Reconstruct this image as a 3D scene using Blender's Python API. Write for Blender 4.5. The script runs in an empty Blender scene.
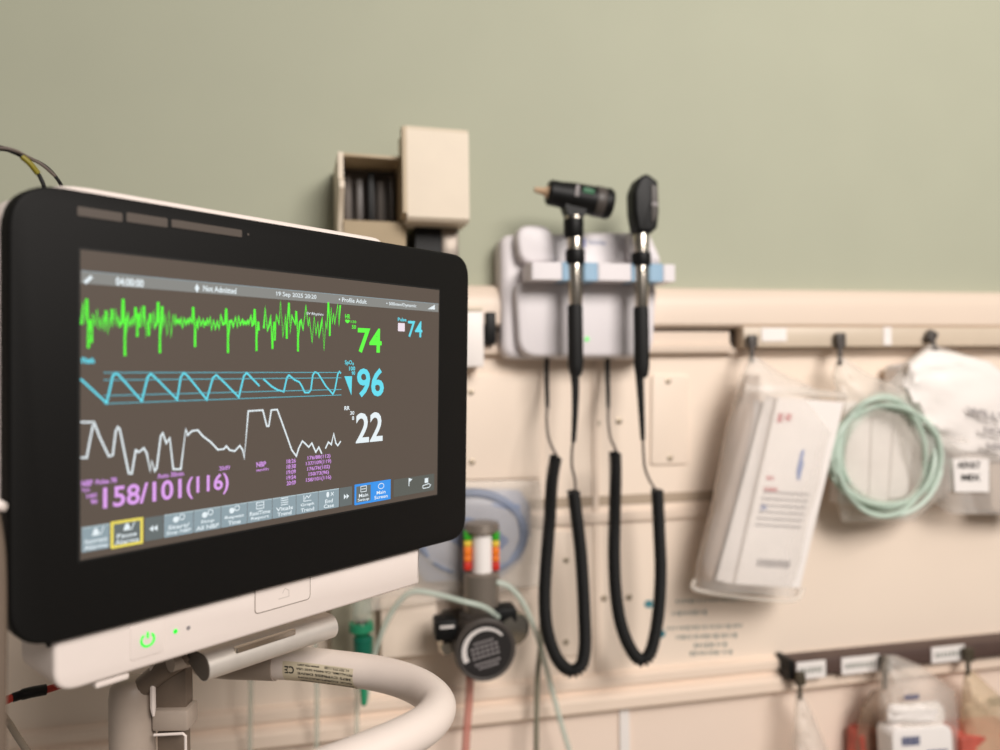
import bpy, bmesh, math, random
from mathutils import Vector, Matrix, Euler
random.seed(7)
PI = math.pi
SC = bpy.context.scene
COL = SC.collection

# ---------------------------------------------------------------- camera, light, exposure
F = 750.0                                   # focal length in pixels of the 1000x750 frame
CAM = Vector((0, -0.978, 1.45))
CR = Matrix.Rotation(math.radians(-12), 4, 'Z') @ Matrix.Rotation(PI/2, 4, 'X') @ Matrix.Rotation(-0.012, 4, 'Z')
cd = bpy.data.cameras.new('camera'); cam = bpy.data.objects.new('camera', cd); COL.objects.link(cam)
cam.matrix_world = Matrix.Translation(CAM) @ CR
cd.sensor_width = 36; cd.lens = 27; cd.clip_start = 0.02
cd.dof.use_dof = True; cd.dof.focus_distance = 0.53; cd.dof.aperture_fstop = 3.3
SC.camera = cam
SC.view_settings.view_transform = 'Standard'; SC.view_settings.look = 'None'
SC.view_settings.exposure = 0.0; SC.view_settings.gamma = 1.0
SC.view_settings.use_curve_mapping = False

wd = bpy.data.worlds.new('World'); SC.world = wd; wd.use_nodes = True
wd.node_tree.nodes['Background'].inputs[0].default_value = (1.0, 0.93, 0.86, 1)
wd.node_tree.nodes['Background'].inputs[1].default_value = 0.13

def area(name, loc, target, size, size_y, power, color):
    l = bpy.data.lights.new(name, 'AREA'); l.shape = 'RECTANGLE'; l.size = size; l.size_y = size_y
    l.energy = power; l.color = color
    o = bpy.data.objects.new(name, l); COL.objects.link(o); o.location = loc
    o.rotation_euler = (Vector(target) - Vector(loc)).to_track_quat('-Z', 'Y').to_euler()
    return o
area('ceiling_panel_light', (0.85, -2.2, 2.58), (0.4, -0.1, 1.3), 1.1, 0.9, 69.0, (1.0, 0.94, 0.89))
area('right_fill_light', (1.2, -1.2, 2.6), (1.0, 0, 1.0), 0.6, 0.6, 4.0, (1.0, 0.94, 0.88))  # added fill lamp, lifts the right side of the wall

# ---------------------------------------------------------------- frame helpers
def ray(u, v):
    return (CR.to_3x3() @ Vector(((u-500)/F, -(v-375)/F, -1)))
def W(u, v, off=0.0):                       # point on the plane parallel to the wall, off metres in front of it
    d = ray(u, v); t = (-off - CAM.y) / d.y
    return CAM + d*t
def H(u, v, z):                             # point at height z
    d = ray(u, v); return CAM + d*((z - CAM.z)/d.z)
def D(u, v, dist):                          # point at a depth from the camera
    return CAM + ray(u, v)*dist
MM = Matrix.Translation((-0.1312, -0.5551, 1.4369)) @ Matrix.Rotation(math.radians(38.25), 4, 'Z') @ Matrix.Rotation(PI/2 + math.radians(1.8), 4, 'X')
MI = MM.inverted()
def ML(u, v, z=0.0):                        # monitor-local point on the plane z
    c = MI @ CAM; d = MI.to_3x3() @ ray(u, v)
    return c + d*((z - c.z)/d.z)

# ---------------------------------------------------------------- materials
MATS = {}
def mat(name, col=(.8, .8, .8), rough=.5, metal=0., emit=None, es=1., alpha=1., spec=.5, trans=0., noise=0., nscale=20., bump=0., coat=0., ior=1.45):
    if name in MATS: return MATS[name]
    m = bpy.data.materials.new(name); m.use_nodes = True; nt = m.node_tree; b = nt.nodes['Principled BSDF']
    b.inputs['Base Color'].default_value = (*col, 1); b.inputs['Roughness'].default_value = rough
    b.inputs['Metallic'].default_value = metal; b.inputs['Alpha'].default_value = alpha
    b.inputs['Specular IOR Level'].default_value = spec; b.inputs['Transmission Weight'].default_value = trans
    b.inputs['Coat Weight'].default_value = coat; b.inputs['IOR'].default_value = ior
    if emit: b.inputs['Emission Color'].default_value = (*emit, 1); b.inputs['Emission Strength'].default_value = es
    if noise or bump:
        tc = nt.nodes.new('ShaderNodeTexCoord'); n = nt.nodes.new('ShaderNodeTexNoise')
        n.inputs['Scale'].default_value = nscale; n.inputs['Detail'].default_value = 5
        nt.links.new(tc.outputs['Object'], n.inputs['Vector'])
        if noise:
            r = nt.nodes.new('ShaderNodeValToRGB')
            r.color_ramp.elements[0].position = .3; r.color_ramp.elements[1].position = .7
            r.color_ramp.elements[0].color = (*[c*(1-noise) for c in col], 1)
            r.color_ramp.elements[1].color = (*[min(1, c*(1+noise)) for c in col], 1)
            nt.links.new(n.outputs['Fac'], r.inputs['Fac']); nt.links.new(r.outputs['Color'], b.inputs['Base Color'])
        if bump:
            bp = nt.nodes.new('ShaderNodeBump'); bp.inputs['Strength'].default_value = bump; bp.inputs['Distance'].default_value = .002
            nt.links.new(n.outputs['Fac'], bp.inputs['Height']); nt.links.new(bp.outputs['Normal'], b.inputs['Normal'])
    MATS[name] = m; return m
def s(r, g, b):                             # sRGB 0-255 to linear
    f = lambda c: (c/255/12.92) if c/255 <= .04045 else ((c/255+.055)/1.055)**2.4
    return (f(r), f(g), f(b))

green_paint = mat('green_wall_paint', s(168, 170, 150), .75, noise=.015, nscale=9, bump=.06)
beige_panel = mat('beige_laminate', s(238, 221, 204), .55, noise=.012, nscale=7)
pink_panel = mat('pale_peach_laminate', s(240, 220, 204), .55, noise=.015, nscale=7)
beige_trim = mat('cream_trim', s(224, 206, 189), .42, noise=.01, nscale=6)
dark_gap = mat('dark_gap', s(60, 50, 42), .8)
rail_dark = mat('dark_brown_rail', s(84, 66, 60), .5, noise=.1, nscale=30)
bezel_m = mat('black_bezel_glass', s(14, 13, 12), .6, spec=.2, noise=.06, nscale=300)
frame_black = mat('black_recess_shade', s(10, 10, 9), .6)
housing_m = mat('warm_white_housing', s(224, 212, 205), .42, noise=.01, nscale=60)
line_m = mat('housing_seam', s(120, 108, 98), .6)
alu = mat('brushed_aluminium', s(205, 198, 190), .42, metal=.45, noise=.05, nscale=90)
alu_dark = mat('dark_cast_end', s(96, 88, 80), .5, metal=.3)
tube_m = mat('cream_powder_coat', s(222, 209, 200), .42, noise=.01, nscale=120)
taupe = mat('taupe_powder_coat', s(160, 146, 134), .45, noise=.03, nscale=120)
taupe_d = mat('dark_taupe_metal', s(108, 94, 82), .5, noise=.03, nscale=120)
label_m = mat('cream_label', s(208, 196, 170), .5)
ink = mat('black_ink', s(28, 26, 26), .6)
blk = mat('black_plastic', s(12, 12, 12), .5, spec=.3, noise=.1, nscale=60)
blkrub = mat('black_rubber', s(11, 11, 11), .65, noise=.15, nscale=60)
cordm = mat('grey_cord', s(104, 94, 88), .45, noise=.05)
chrome = mat('satin_nickel', s(200, 192, 180), .22, metal=1.0, noise=.05)
stat_m = mat('white_station_plastic', s(222, 216, 218), .4, noise=.008, nscale=20)
blue_pad = mat('light_blue_rubber', s(142, 175, 200), .5, noise=.03)
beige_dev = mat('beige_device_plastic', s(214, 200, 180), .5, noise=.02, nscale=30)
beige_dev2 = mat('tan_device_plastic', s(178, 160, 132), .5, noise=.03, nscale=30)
cavity = mat('charcoal_cavity', s(92, 84, 78), .6, noise=.25, nscale=14)
darkgrey = mat('dark_grey_fitting', s(72, 66, 62), .45, noise=.1)
greybr = mat('grey_brown_metal', s(140, 130, 120), .38, metal=.5, noise=.06)
pclear = mat('clear_polythene', s(246, 240, 234), .25, alpha=.3, noise=.05, nscale=25, bump=.5)
pclear2 = mat('cloudy_polythene', s(240, 232, 222), .3, alpha=.32, noise=.06, nscale=25, bump=.6)
pbrown = mat('brown_tinted_polythene', s(176, 150, 128), .35, alpha=.5, noise=.15, nscale=22, bump=.6)
pblue = mat('blue_grey_plastic', s(140, 150, 174), .35, alpha=.8, noise=.15, nscale=18, bump=.4)
pblue2 = mat('slate_blue_plastic', s(140, 152, 176), .35, alpha=.6, noise=.2, nscale=18, bump=.4)
whitepk = mat('white_package_film', s(240, 233, 228), .45, noise=.008, nscale=20, bump=.5)
paper = mat('white_paper', s(238, 232, 228), .6, noise=.02)
tubegreen = mat('pale_green_tubing', s(206, 224, 210), .3, alpha=.7)
tubegreen2 = mat('faint_green_tubing', s(198, 204, 190), .3, alpha=.4)
dgreen = mat('dark_green_plastic', s(14, 104, 82), .4, noise=.1)
dgreen2 = mat('green_anodised_metal', s(40, 140, 100), .4, noise=.1)
redtube = mat('translucent_red_tubing', s(214, 140, 126), .4, alpha=.65)
tubegreen3 = mat('clear_green_tubing', s(206, 218, 206), .25, alpha=.55)
redm = mat('red_rubber', s(168, 44, 28), .5, noise=.1)
redpk = mat('red_package', s(190, 92, 78), .5, noise=.25, nscale=30)
yel = mat('yellow_sleeve', s(120, 110, 20), .5)
olive = mat('dark_olive_clip', s(70, 62, 48), .5)
tealink = mat('teal_ink', s(70, 130, 140), .6)
stampink = mat('faded_grey_ink', s(150, 152, 144), .6)
redink = mat('red_ink', s(190, 60, 70), .6)
blueink = mat('blue_ink', s(70, 110, 180), .6)
greyink = mat('grey_print', s(140, 134, 134), .6)
navyink = mat('navy_print', s(70, 80, 120), .6)
screwm = mat('screw_steel', s(170, 156, 136), .4, metal=.5)
lampbar = mat('unlit_lamp_window', s(84, 76, 70), .4)
disp = mat('display_panel', s(62, 54, 49), .3, emit=s(68, 61, 54), es=1.0, spec=.6)
def em(name, rgb, k=1.0): return mat(name, (0.02, .02, .02), .5, emit=s(*rgb), es=k, spec=.1)
e_green = em('lit_green', (90, 245, 60), 1.1); e_cyan = em('lit_cyan', (100, 222, 240)); e_white = em('lit_white', (232, 242, 246))
e_violet = em('lit_violet', (222, 160, 236)); e_violet2 = em('lit_violet_small', (212, 152, 232))
e_cyan2 = em('lit_cyan_line', (96, 180, 196)); e_bar = em('lit_status_bar', (134, 134, 130)); e_key = em('lit_key', (140, 158, 166))
e_keyd = em('lit_key_dark', (98, 106, 106)); e_blue = em('lit_blue_key', (52, 148, 236)); e_yel = em('lit_yellow_frame', (234, 216, 92))
e_pled = em('green_led', (30, 240, 50), 1.3); e_sled = em('station_led', (110, 236, 110), 1.2)
e_sep = em('key_gap', (86, 98, 104)); e_keytop = em('lit_key_edge', (186, 206, 212)); e_pink = em('lit_pinkish_white', (240, 226, 236))
c_gr = mat('scale_green', s(50, 160, 30), .5); c_ye = mat('scale_yellow', s(226, 190, 60), .5)
c_or = mat('scale_orange', s(232, 120, 30), .5); c_rd = mat('scale_red', s(196, 44, 28), .5)

# ---------------------------------------------------------------- mesh builder
class MB:
    def __init__(s_): s_.bm = bmesh.new(); s_.ms = []
    def mi(s_, m):
        if m not in s_.ms: s_.ms.append(m)
        return s_.ms.index(m)
    def _tag(s_, faces, m, smooth=False):
        i = s_.mi(m)
        for f in faces: f.material_index = i; f.smooth = smooth
    def box(s_, size, M=Matrix(), m=None, bev=0., seg=2):
        r = bmesh.ops.create_cube(s_.bm, size=1.0)
        bmesh.ops.scale(s_.bm, vec=size, verts=r['verts'])
        fs = list({f for v in r['verts'] for f in v.link_faces}); vs = r['verts']
        if bev:
            es = list({e for v in vs for e in v.link_edges})
            rr = bmesh.ops.bevel(s_.bm, geom=es, offset=bev, segments=seg, profile=.5, affect='EDGES')
            fs = rr['faces'] + [f for f in fs if f.is_valid]
            seen = set(); stack = [f for f in fs if f.is_valid]
            while stack:
                f = stack.pop()
                if f in seen: continue
                seen.add(f)
                for e in f.edges:
                    for g in e.link_faces:
                        if g not in seen: stack.append(g)
            fs = list(seen); vs = list({v for f in fs for v in f.verts})
        bmesh.ops.transform(s_.bm, matrix=M, verts=vs)
        s_._tag(fs, m, bev > 0)
        return s_
    def prism(s_, pts, z0, z1, M=Matrix(), m=None, bev=0., seg=3, smooth=False, front_only=True):
        """polygon pts in local xy, extruded along local z; bevel rounds the z1 rim"""
        a = [s_.bm.verts.new((x, y, z0)) for x, y in pts]
        n = len(pts); b = []
        top = pts
        rows = [a]
        if bev:
            c = [s_.bm.verts.new((x, y, z1-bev)) for x, y in pts]; rows.append(c)
            for k in range(1, seg+1):
                t = k/seg*PI/2; ins = bev*(1-math.cos(t)); zz = z1-bev+bev*math.sin(t)
                rows.append([s_.bm.verts.new((x, y, zz)) for x, y in inset(pts, ins)])
        else: rows.append([s_.bm.verts.new((x, y, z1)) for x, y in pts])
        fs = []
        for r0, r1 in zip(rows, rows[1:]):
            for i in range(n):
                j = (i+1) % n; f = s_.bm.faces.new((r0[i], r0[j], r1[j], r1[i])); fs.append(f)
        f1 = s_.bm.faces.new(rows[-1]); f0 = s_.bm.faces.new(a[::-1])
        s_._tag(fs, m, smooth or bev > 0); s_._tag([f1, f0], m, False)
        bmesh.ops.transform(s_.bm, matrix=M, verts=[v for r in rows for v in r])
        return s_
    def tube(s_, path, rad, m=None, n=10, cap=True, flat=1.0):
        path = [Vector(p) for p in path]; N = len(path)
        rs = rad if isinstance(rad, (list, tuple)) else [rad]*N
        rings = []; up = None
        for i, p in enumerate(path):
            t = (path[min(i+1, N-1)] - path[max(i-1, 0)]).normalized()
            if up is None:
                up = t.orthogonal().normalized()
            else:
                up = (up - t*up.dot(t)).normalized()
            sd = t.cross(up)
            rings.append([s_.bm.verts.new(p + up*math.cos(a)*rs[i] + sd*math.sin(a)*rs[i]*flat) for a in [2*PI*k/n for k in range(n)]])
        fs = []
        for r0, r1 in zip(rings, rings[1:]):
            for k in range(n): fs.append(s_.bm.faces.new((r0[k], r0[(k+1) % n], r1[(k+1) % n], r1[k])))
        s_._tag(fs, m, True)
        if cap:
            s_._tag([s_.bm.faces.new(rings[0][::-1]), s_.bm.faces.new(rings[-1])], m, False)
        return s_
    def lathe(s_, prof, M=Matrix(), m=None, n=28):
        """prof: (radius, height[, material]) along local z"""
        rings = [[s_.bm.verts.new((p[0]*math.cos(2*PI*k/n), p[0]*math.sin(2*PI*k/n), p[1])) for k in range(n)] for p in prof]
        for i, (r0, r1) in enumerate(zip(rings, rings[1:])):
            fs = [s_.bm.faces.new((r0[k], r0[(k+1) % n], r1[(k+1) % n], r1[k])) for k in range(n)]
            s_._tag(fs, prof[i+1][2] if len(prof[i+1]) > 2 else m, True)
        s_._tag([s_.bm.faces.new(rings[0][::-1])], prof[0][2] if len(prof[0]) > 2 else m)
        s_._tag([s_.bm.faces.new(rings[-1])], prof[-1][2] if len(prof[-1]) > 2 else m)
        bmesh.ops.transform(s_.bm, matrix=M, verts=[v for r in rings for v in r])
        return s_
    def sheet(s_, grid, m, thick=0.):
        """grid of 3D points; thickness is given by a shell"""
        g = [[s_.bm.verts.new(p) for p in row] for row in grid]; fs = []
        for r0, r1 in zip(g, g[1:]):
            for k in range(len(r0)-1): fs.append(s_.bm.faces.new((r0[k], r0[k+1], r1[k+1], r1[k])))
        s_._tag(fs, m, True)
        if thick: 
            r = bmesh.ops.solidify(s_.bm, geom=fs, thickness=thick)
            s_._tag([f for f in r['geom'] if isinstance(f, bmesh.types.BMFace)], m, True)
        return s_
    def ribbon(s_, pts, w, m, z=0.):
        """flat polyline strip in local xy at height z, with a small thickness"""
        P = [Vector((p[0], p[1])) for p in pts]; N = len(P); L = []; R_ = []
        for i in range(N):
            d0 = (P[i]-P[i-1]).normalized() if i else (P[1]-P[0]).normalized()
            d1 = (P[i+1]-P[i]).normalized() if i < N-1 else d0
            n0 = Vector((-d0.y, d0.x)); n1 = Vector((-d1.y, d1.x)); nn = (n0+n1)
            nn = nn.normalized() if nn.length > .15 else n0
            k = 1/max(.5, nn.dot(n0)); ww = (w[i] if isinstance(w, list) else w)/2
            L.append(P[i]+nn*ww*k); R_.append(P[i]-nn*ww*k)
        for i in range(N-1):
            q = [L[i], R_[i], R_[i+1], L[i+1]]
            f = s_.bm.faces.new([s_.bm.verts.new((a.x, a.y, z)) for a in q])
            s_._tag([f], m)
        return s_
    def quad(s_, pts, m):
        s_._tag([s_.bm.faces.new([s_.bm.verts.new(p) for p in pts])], m); return s_
    def text(s_, body, M, m, p0=None, p1=None, size=1., bold=0., ext=0.):
        """text fitted into the local rectangle p0..p1 (keeps nothing but the box)"""
        cu = bpy.data.curves.new('t', 'FONT'); cu.body = body; cu.size = 1; cu.offset = bold; cu.extrude = 0
        cu.resolution_u = 3
        ob = bpy.data.objects.new('t', cu); COL.objects.link(ob)
        dg = bpy.context.evaluated_depsgraph_get(); me = bpy.data.meshes.new_from_object(ob.evaluated_get(dg))
        xs = [v.co.x for v in me.vertices]; ys = [v.co.y for v in me.vertices]
        if xs:
            x0, x1, y0, y1 = min(xs), max(xs), min(ys), max(ys)
            if p1 is None:
                A = Matrix.Diagonal((size, size, 1, 1))
            else:
                sx = (p1[0]-p0[0])/(x1-x0); sy = (p1[1]-p0[1])/(y1-y0)
                A = Matrix.Translation((p0[0]-x0*sx, p0[1]-y0*sy, 0)) @ Matrix.Diagonal((sx, sy, 1, 1))
            TM = M @ A
            vs = [s_.bm.verts.new(TM @ v.co) for v in me.vertices]; fs = []
            for p in me.polygons:
                try: fs.append(s_.bm.faces.new([vs[i] for i in p.vertices]))
                except ValueError: pass
            s_._tag(fs, m)
        COL.objects.unlink(ob); bpy.data.objects.remove(ob); bpy.data.meshes.remove(me); bpy.data.curves.remove(cu)
        return s_
    def build(s_, name, parent=None, origin=None, M=None):
        if origin is not None:
            bmesh.ops.translate(s_.bm, vec=-Vector(origin), verts=s_.bm.verts)
        closed = [f for f in s_.bm.faces if len(f.edges)]
        bmesh.ops.recalc_face_normals(s_.bm, faces=closed)
        me = bpy.data.meshes.new(name); s_.bm.to_mesh(me); s_.bm.free()
        for m in s_.ms: me.materials.append(m)
        o = bpy.data.objects.new(name, me); COL.objects.link(o); me.set_sharp_from_angle(angle=math.radians(38))
        if origin is not None: o.location = origin
        if M is not None: o.matrix_world = M
        if parent: o.parent = parent
        return o

def inset(pts, d):
    if d <= 1e-9: return list(pts)
    n = len(pts); area_ = sum(pts[i][0]*pts[(i+1) % n][1]-pts[(i+1) % n][0]*pts[i][1] for i in range(n))
    sg = 1 if area_ > 0 else -1; out = []
    for i in range(n):
        p = Vector(pts[i]); a = p-Vector(pts[i-1]); b = Vector(pts[(i+1) % n])-p
        a.normalize(); b.normalize(); n0 = Vector((-a.y, a.x))*sg; n1 = Vector((-b.y, b.x))*sg
        nn = (n0+n1); nn = nn.normalized() if nn.length > .1 else n0
        out.append(tuple(p + nn*d/max(.5, nn.dot(n0))))
    return out
def rpoly(pts, r, seg=6):
    """round the corners of a polygon; r a number or one radius per corner"""
    n = len(pts); out = []
    for i in range(n):
        ri = r[i] if isinstance(r, (list, tuple)) else r
        p = Vector(pts[i][:2]); a = (Vector(pts[i-1][:2])-p); b = (Vector(pts[(i+1) % n][:2])-p)
        if ri <= 0: out.append(tuple(p)); continue
        la, lb = a.length, b.length; a.normalize(); b.normalize()
        ang = a.angle(b); t = min(ri/math.tan(ang/2), la*.49, lb*.49)
        p0, p1 = p+a*t, p+b*t
        for k in range(seg+1):
            q = k/seg; out.append(tuple((p0*(1-q)**2 + p*2*q*(1-q) + p1*q*q)))
    return out
def smooth(pts, n=8):
    P = [Vector(p) for p in pts]; P = [P[0]*2-P[1]] + P + [P[-1]*2-P[-2]]; out = []
    for i in range(1, len(P)-2):
        for k in range(n):
            t = k/n; a, b, c, d = P[i-1:i+3]
            out.append(.5*((2*b)+(c-a)*t+(2*a-5*b+4*c-d)*t*t+(3*b-a-3*c+d)*t*t*t))
    out.append(P[-2]); return out
def setp(o, label, cat, group=None, kind=None):
    if label: o['label'] = label
    if cat: o['category'] = cat
    if group: o['group'] = group
    if kind: o['kind'] = kind
    return o
def thing(name, label, cat, loc, group=None, M=None):
    o = bpy.data.objects.new(name, None); COL.objects.link(o); o.empty_display_size = .02
    if M is not None: o.matrix_world = M
    else: o.location = loc
    setp(o, label, cat, group); return o
def part(mb, name, parent, label=None):
    """a part given in world coordinates, kept in its thing's frame"""
    inv = parent_world(parent).inverted()
    mb.bm.transform(inv) if not isinstance(inv, type(None)) else None
    o = mb.build(name, parent)
    if label: o['label'] = label
    return o
def parent_world(o):
    m = o.matrix_basis.copy()
    while o.parent: o = o.parent; m = o.matrix_basis @ m
    return m
def single(mb, name, label, cat, loc, group=None):
    return setp(mb.build(name, origin=loc), label, cat, group)
WM = Matrix(((1, 0, 0, 0), (0, 0, -1, 0), (0, 1, 0, 0), (0, 0, 0, 1)))   # local x,y,z -> world x, z(up), -y (out of the wall)
def wp(u, v, off=0.): p = W(u, v, off); return (p.x, p.z)                # wall polygon coordinates
def wpoly(px, off): return [wp(u, v, off) for u, v in px]

# ================================================================= SETTING
XL, XR = -1.6, 2.6
zt = lambda u, v, off=0.: W(u, v, off).z
def struct(mb, name): o = mb.build(name); o['kind'] = 'structure'; return o
Z_top = zt(750, 290); Z_lip = zt(700, 327, .03); Z_ch0 = zt(700, 329, .004); Z_ch1 = zt(700, 350, .02)
Z_pb = zt(700, 661); Z_m1 = zt(700, 702, .02)
def wbox(mb, x0, x1, z0, z1, d0, d1, m, bev=0.):
    return mb.box((x1-x0, z1-z0, d1-d0), WM @ Matrix.Translation(((x0+x1)/2, (z0+z1)/2, (d0+d1)/2)), m, bev)
b = MB(); wbox(b, XL, XR, 0, 2.7, -.1, 0, green_paint); struct(b, 'wall_back')
b = MB(); wbox(b, XL, XR, -.05, 0, 0, 3.2, mat('grey_vinyl_floor', s(150, 142, 130), .5, noise=.06)); struct(b, 'floor')
# headwall panel
b = MB(); wbox(b, XL, XR, Z_pb-.02, Z_top-.02, .0, .006, beige_panel); struct(b, 'trim_1')
def hprof(mb, prof, x0, x1, m):             # profile (out, z) swept along the wall
    M = Matrix(((0, 0, 1, 0), (-1, 0, 0, 0), (0, 1, 0, 0), (0, 0, 0, 1)))
    return mb.prism(prof, x0, x1, M, m, smooth=False)
b = MB()
hprof(b, [(0, Z_top), (.012, Z_top), (.022, Z_top-.004), (.029, Z_top-.014), (.032, Z_top-.026), (.031, Z_lip+.004), (.026, Z_lip), (.006, Z_lip), (0, Z_lip)], XL, XR, beige_trim)
struct(b, 'trim_2')
b = MB()
xe = W(740, 335, .02).x
hprof(b, [(0.0, Z_ch1-.004), (.02, Z_ch1-.004), (.022, Z_ch1-.001), (.022, Z_ch1+.006), (.016, Z_ch1+.010), (.016, Z_ch0-.004), (0.0, Z_ch0-.004)], W(655, 340).x-.3, xe-.014, beige_trim)
hprof(b, [(0.0, Z_ch1+.002), (.008, Z_ch1+.002), (.008, Z_ch0-.002), (0.0, Z_ch0-.002)], XL, XR, dark_gap)
hprof(b, [(0.0, Z_ch1-.006), (.014, Z_ch1-.006), (.014, Z_ch1+.003), (0.0, Z_ch1+.003)], XL, XR, beige_trim)
struct(b, 'trim_3')
b = MB()
zb = Z_pb; h = (Z_pb-Z_m1)
hprof(b, [(0, zb), (.012, zb), (.018, zb-.004), (.018, zb-h*.30), (.012, zb-h*.36), (.012, zb-h*.46), (.022, zb-h*.52), (.026, zb-h*.60), (.026, zb-h*.88), (.018, zb-h), (0, zb-h)], XL, XR, mat('peach_cream_trim', s(238, 218, 200), .42))
struct(b, 'trim_4')
b = MB(); wbox(b, XL, XR, .12, Z_m1, .0, .006, pink_panel); struct(b, 'trim_5')
b = MB(); wbox(b, XL, XR, 0, .12, .0, .012, taupe, .002); struct(b, 'baseboard_back')
# horizontal joint between the upper and lower panel plates
b = MB(); za, zc_ = zt(640, 494, .007), zt(640, 504, .007); wbox(b, W(440, 500).x, W(722, 500).x, zc_, za, .006, .0068, mat('shaded_joint', s(176, 158, 138), .6)); wbox(b, W(440, 515).x, W(722, 515).x, zt(640, 521, .01), zt(640, 510, .01), .006, .0115, beige_trim, .0015); struct(b, 'trim_8')
# raised vertical seam strips on the panels
b = MB(); x = W(594, 500).x; wbox(b, x-.004, x+.004, Z_pb+.001, Z_ch1-.007, .006, .0085, beige_trim); struct(b, 'trim_6')
b = MB(); x = W(622, 720).x; wbox(b, x-.007, x+.007, .121, Z_m1-.001, .006, .010, whitepk); struct(b, 'trim_7')

def cover_plate(px, label, screws):
    P = wpoly(px, .006); c = Vector((sum(p[0] for p in P)/4, -.006, min(p[1] for p in P)))
    t = thing('cover_plate', label, 'cover plate', c)
    b = MB(); b.prism(rpoly(P, .006), .0061, .0095, WM, beige_panel, bev=.0015)
    part(b, 'plate', t)
    for u, v in screws:
        p = W(u, v, .0095); b = MB()
        b.lathe([(.0042, 0), (.0042, .0008), (.002, .0016)], Matrix.Translation(p) @ Matrix.Rotation(PI/2, 4, 'X'), screwm, 12)
        part(b, 'screw', t)
cover_plate([(651, 374), (688, 375), (688, 464), (650, 465)], 'tall beige cover plate with two screws right of the long black handles', [(668, 381), (670, 458)])
cover_plate([(550, 530), (585, 530), (585, 655), (549, 656)], 'beige cover plate seen inside the left coiled cord loop', [(566, 560), (566, 642)])
cover_plate([(462, 375), (540, 375), (541, 478), (462, 480)], 'wide beige cover plate between the monitor and the left black handle', [(471, 392), (472, 462)])
for i, (u, v) in enumerate([(597, 423), (619, 421), (629, 597), (604, 598)]):
    p = W(u, v, .0088); b = MB(); b.lathe([(.0045, 0), (.0045, .001), (.002, .002)], Matrix.Translation(W(u, v, .0062)) @ Matrix.Rotation(PI/2, 4, 'X'), screwm, 12)
    single(b, 'panel_screw', ['left screw of the upper pair on the beige panel between the hanging cords', 'right screw of the upper pair on the beige panel between the hanging cords', 'dark screw inside the lower half of the right coiled cord loop', 'dark screw on the panel between the two coiled cord loops'][i], 'screw', W(u, v, .0062), 'screws between the coiled cords')

# faded stencil on the panel
b = MB()
for row, (u0, u1, v) in enumerate([(676, 742, 601), (672, 706, 613), (667, 742, 628), (676, 736, 637), (694, 728, 645), (690, 730, 653)]):
    u = u0
    while u < u1:
        w = random.uniform(1.5, 3.6); hh = random.uniform(1.8, 3.2)
        vv = v-(u-u0)*.04
        q = [W(u, vv+hh, .0063), W(u+w, vv+hh, .0063), W(u+w, vv-hh*.6, .0063), W(u, vv-hh*.6, .0063)]
        b.quad(q, stampink); u += w + random.uniform(1.0, 2.6)
single(b, 'faded_stamp', 'faded grey stamped lines of writing on the beige panel below the clear bag of packs', 'stamp', W(700, 660, .0063))

# ================================================================= PATIENT MONITOR
mon = thing('patient_monitor', 'white patient monitor with thick black bezel and lit vital signs screen', 'monitor', None, M=MM)
def mpart(mb, name, parent=mon, label=None):
    o = mb.build(name, parent)
    if label: o['label'] = label
    return o
def mxy(u, v, z=0.): p = ML(u, v, z); return (p.x, p.y)
# bezel: front face at z=0.0015, 10 mm thick, opening for the display
L = (mxy(8, 420)[0] + mxy(10, 560)[0])/2; Rr = mxy(468, 400)[0]
T = (mxy(110, 194)[1]+mxy(400, 245.5)[1])/2; B = (mxy(110, 627)[1]+mxy(400, 556)[1])/2
dl, dr = mxy(80, 400)[0], mxy(437.5, 400)[0]; dt = (mxy(82, 250)[1]+mxy(434, 289.5)[1])/2; db = (mxy(82, 560)[1]+mxy(432, 495)[1])/2
b = MB()
outer = rpoly([(L, B), (Rr, B), (Rr, T), (L, T)], [.022, .019, .019, .024], 8)
b.prism(outer, -.012, .0, Matrix(), bezel_m, bev=.0022)
bezel = mpart(b, 'bezel', mon, 'matt black bezel with rounded corners')
b = MB()
for k in (0,):
    g = .0012
    b.prism(rpoly([(dl-g, db-g), (dr+g, db-g), (dr+g, dt+g), (dl-g, dt+g)], .001, 2), .0, .0003, Matrix(), frame_black)  # thin black frame painted in as the shade of the recessed screen edge
mpart(b, 'screen_recess_shade', mon)
b = MB(); b.prism([(dl, db), (dr, db), (dr, dt), (dl, dt)], .0001, .0006, Matrix(), disp)
scr = mpart(b, 'screen', mon, 'lit colour display with waveforms and numbers')
ZS = .0008
def strace(name, segs, w, m, label=None):
    b = MB()
    for sg in segs:
        b.ribbon([mxy(u, v) for u, v in sg], w, m, ZS+.0001)
    return mpart(b, name, scr, label)
# ECG
def lerp(a, b_, t): return a+(b_-a)*t
def ecg(u0, u1, amp, step, base, spikes, rnd):
    pts = []; u = u0; sgn = 1; drift = 0
    while u < u1:
        a = amp(u); drift = drift*.6 + rnd.uniform(-.35, .35)*a*.6
        big = rnd.uniform(.9, 1.35) if rnd.random() < .3 else rnd.uniform(.1, .7)
        pts.append((u, base(u) + drift*.6 + sgn*a*big*1.05 - a*.1)); sgn = -sgn; u += step*rnd.uniform(.55, 1.45)
    out = [p for p in pts if not any(abs(p[0]-sx) < 3 for sx, _, _ in spikes)]
    for sx, up, dn in spikes:
        out += [(sx-1.6, base(sx)), (sx-.6, up), (sx+1.2, dn), (sx+3, base(sx)-2)]
    return sorted(out)
rnd = random.Random(3)
base = lambda u: 321.5 + (u-80)*.012
amp1 = lambda u: 17 if u < 92 else (11.5 if u < 105 else (9 if u < 118 else (12 if u < 172 else (5.5 if u < 258 else 14))))
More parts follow.
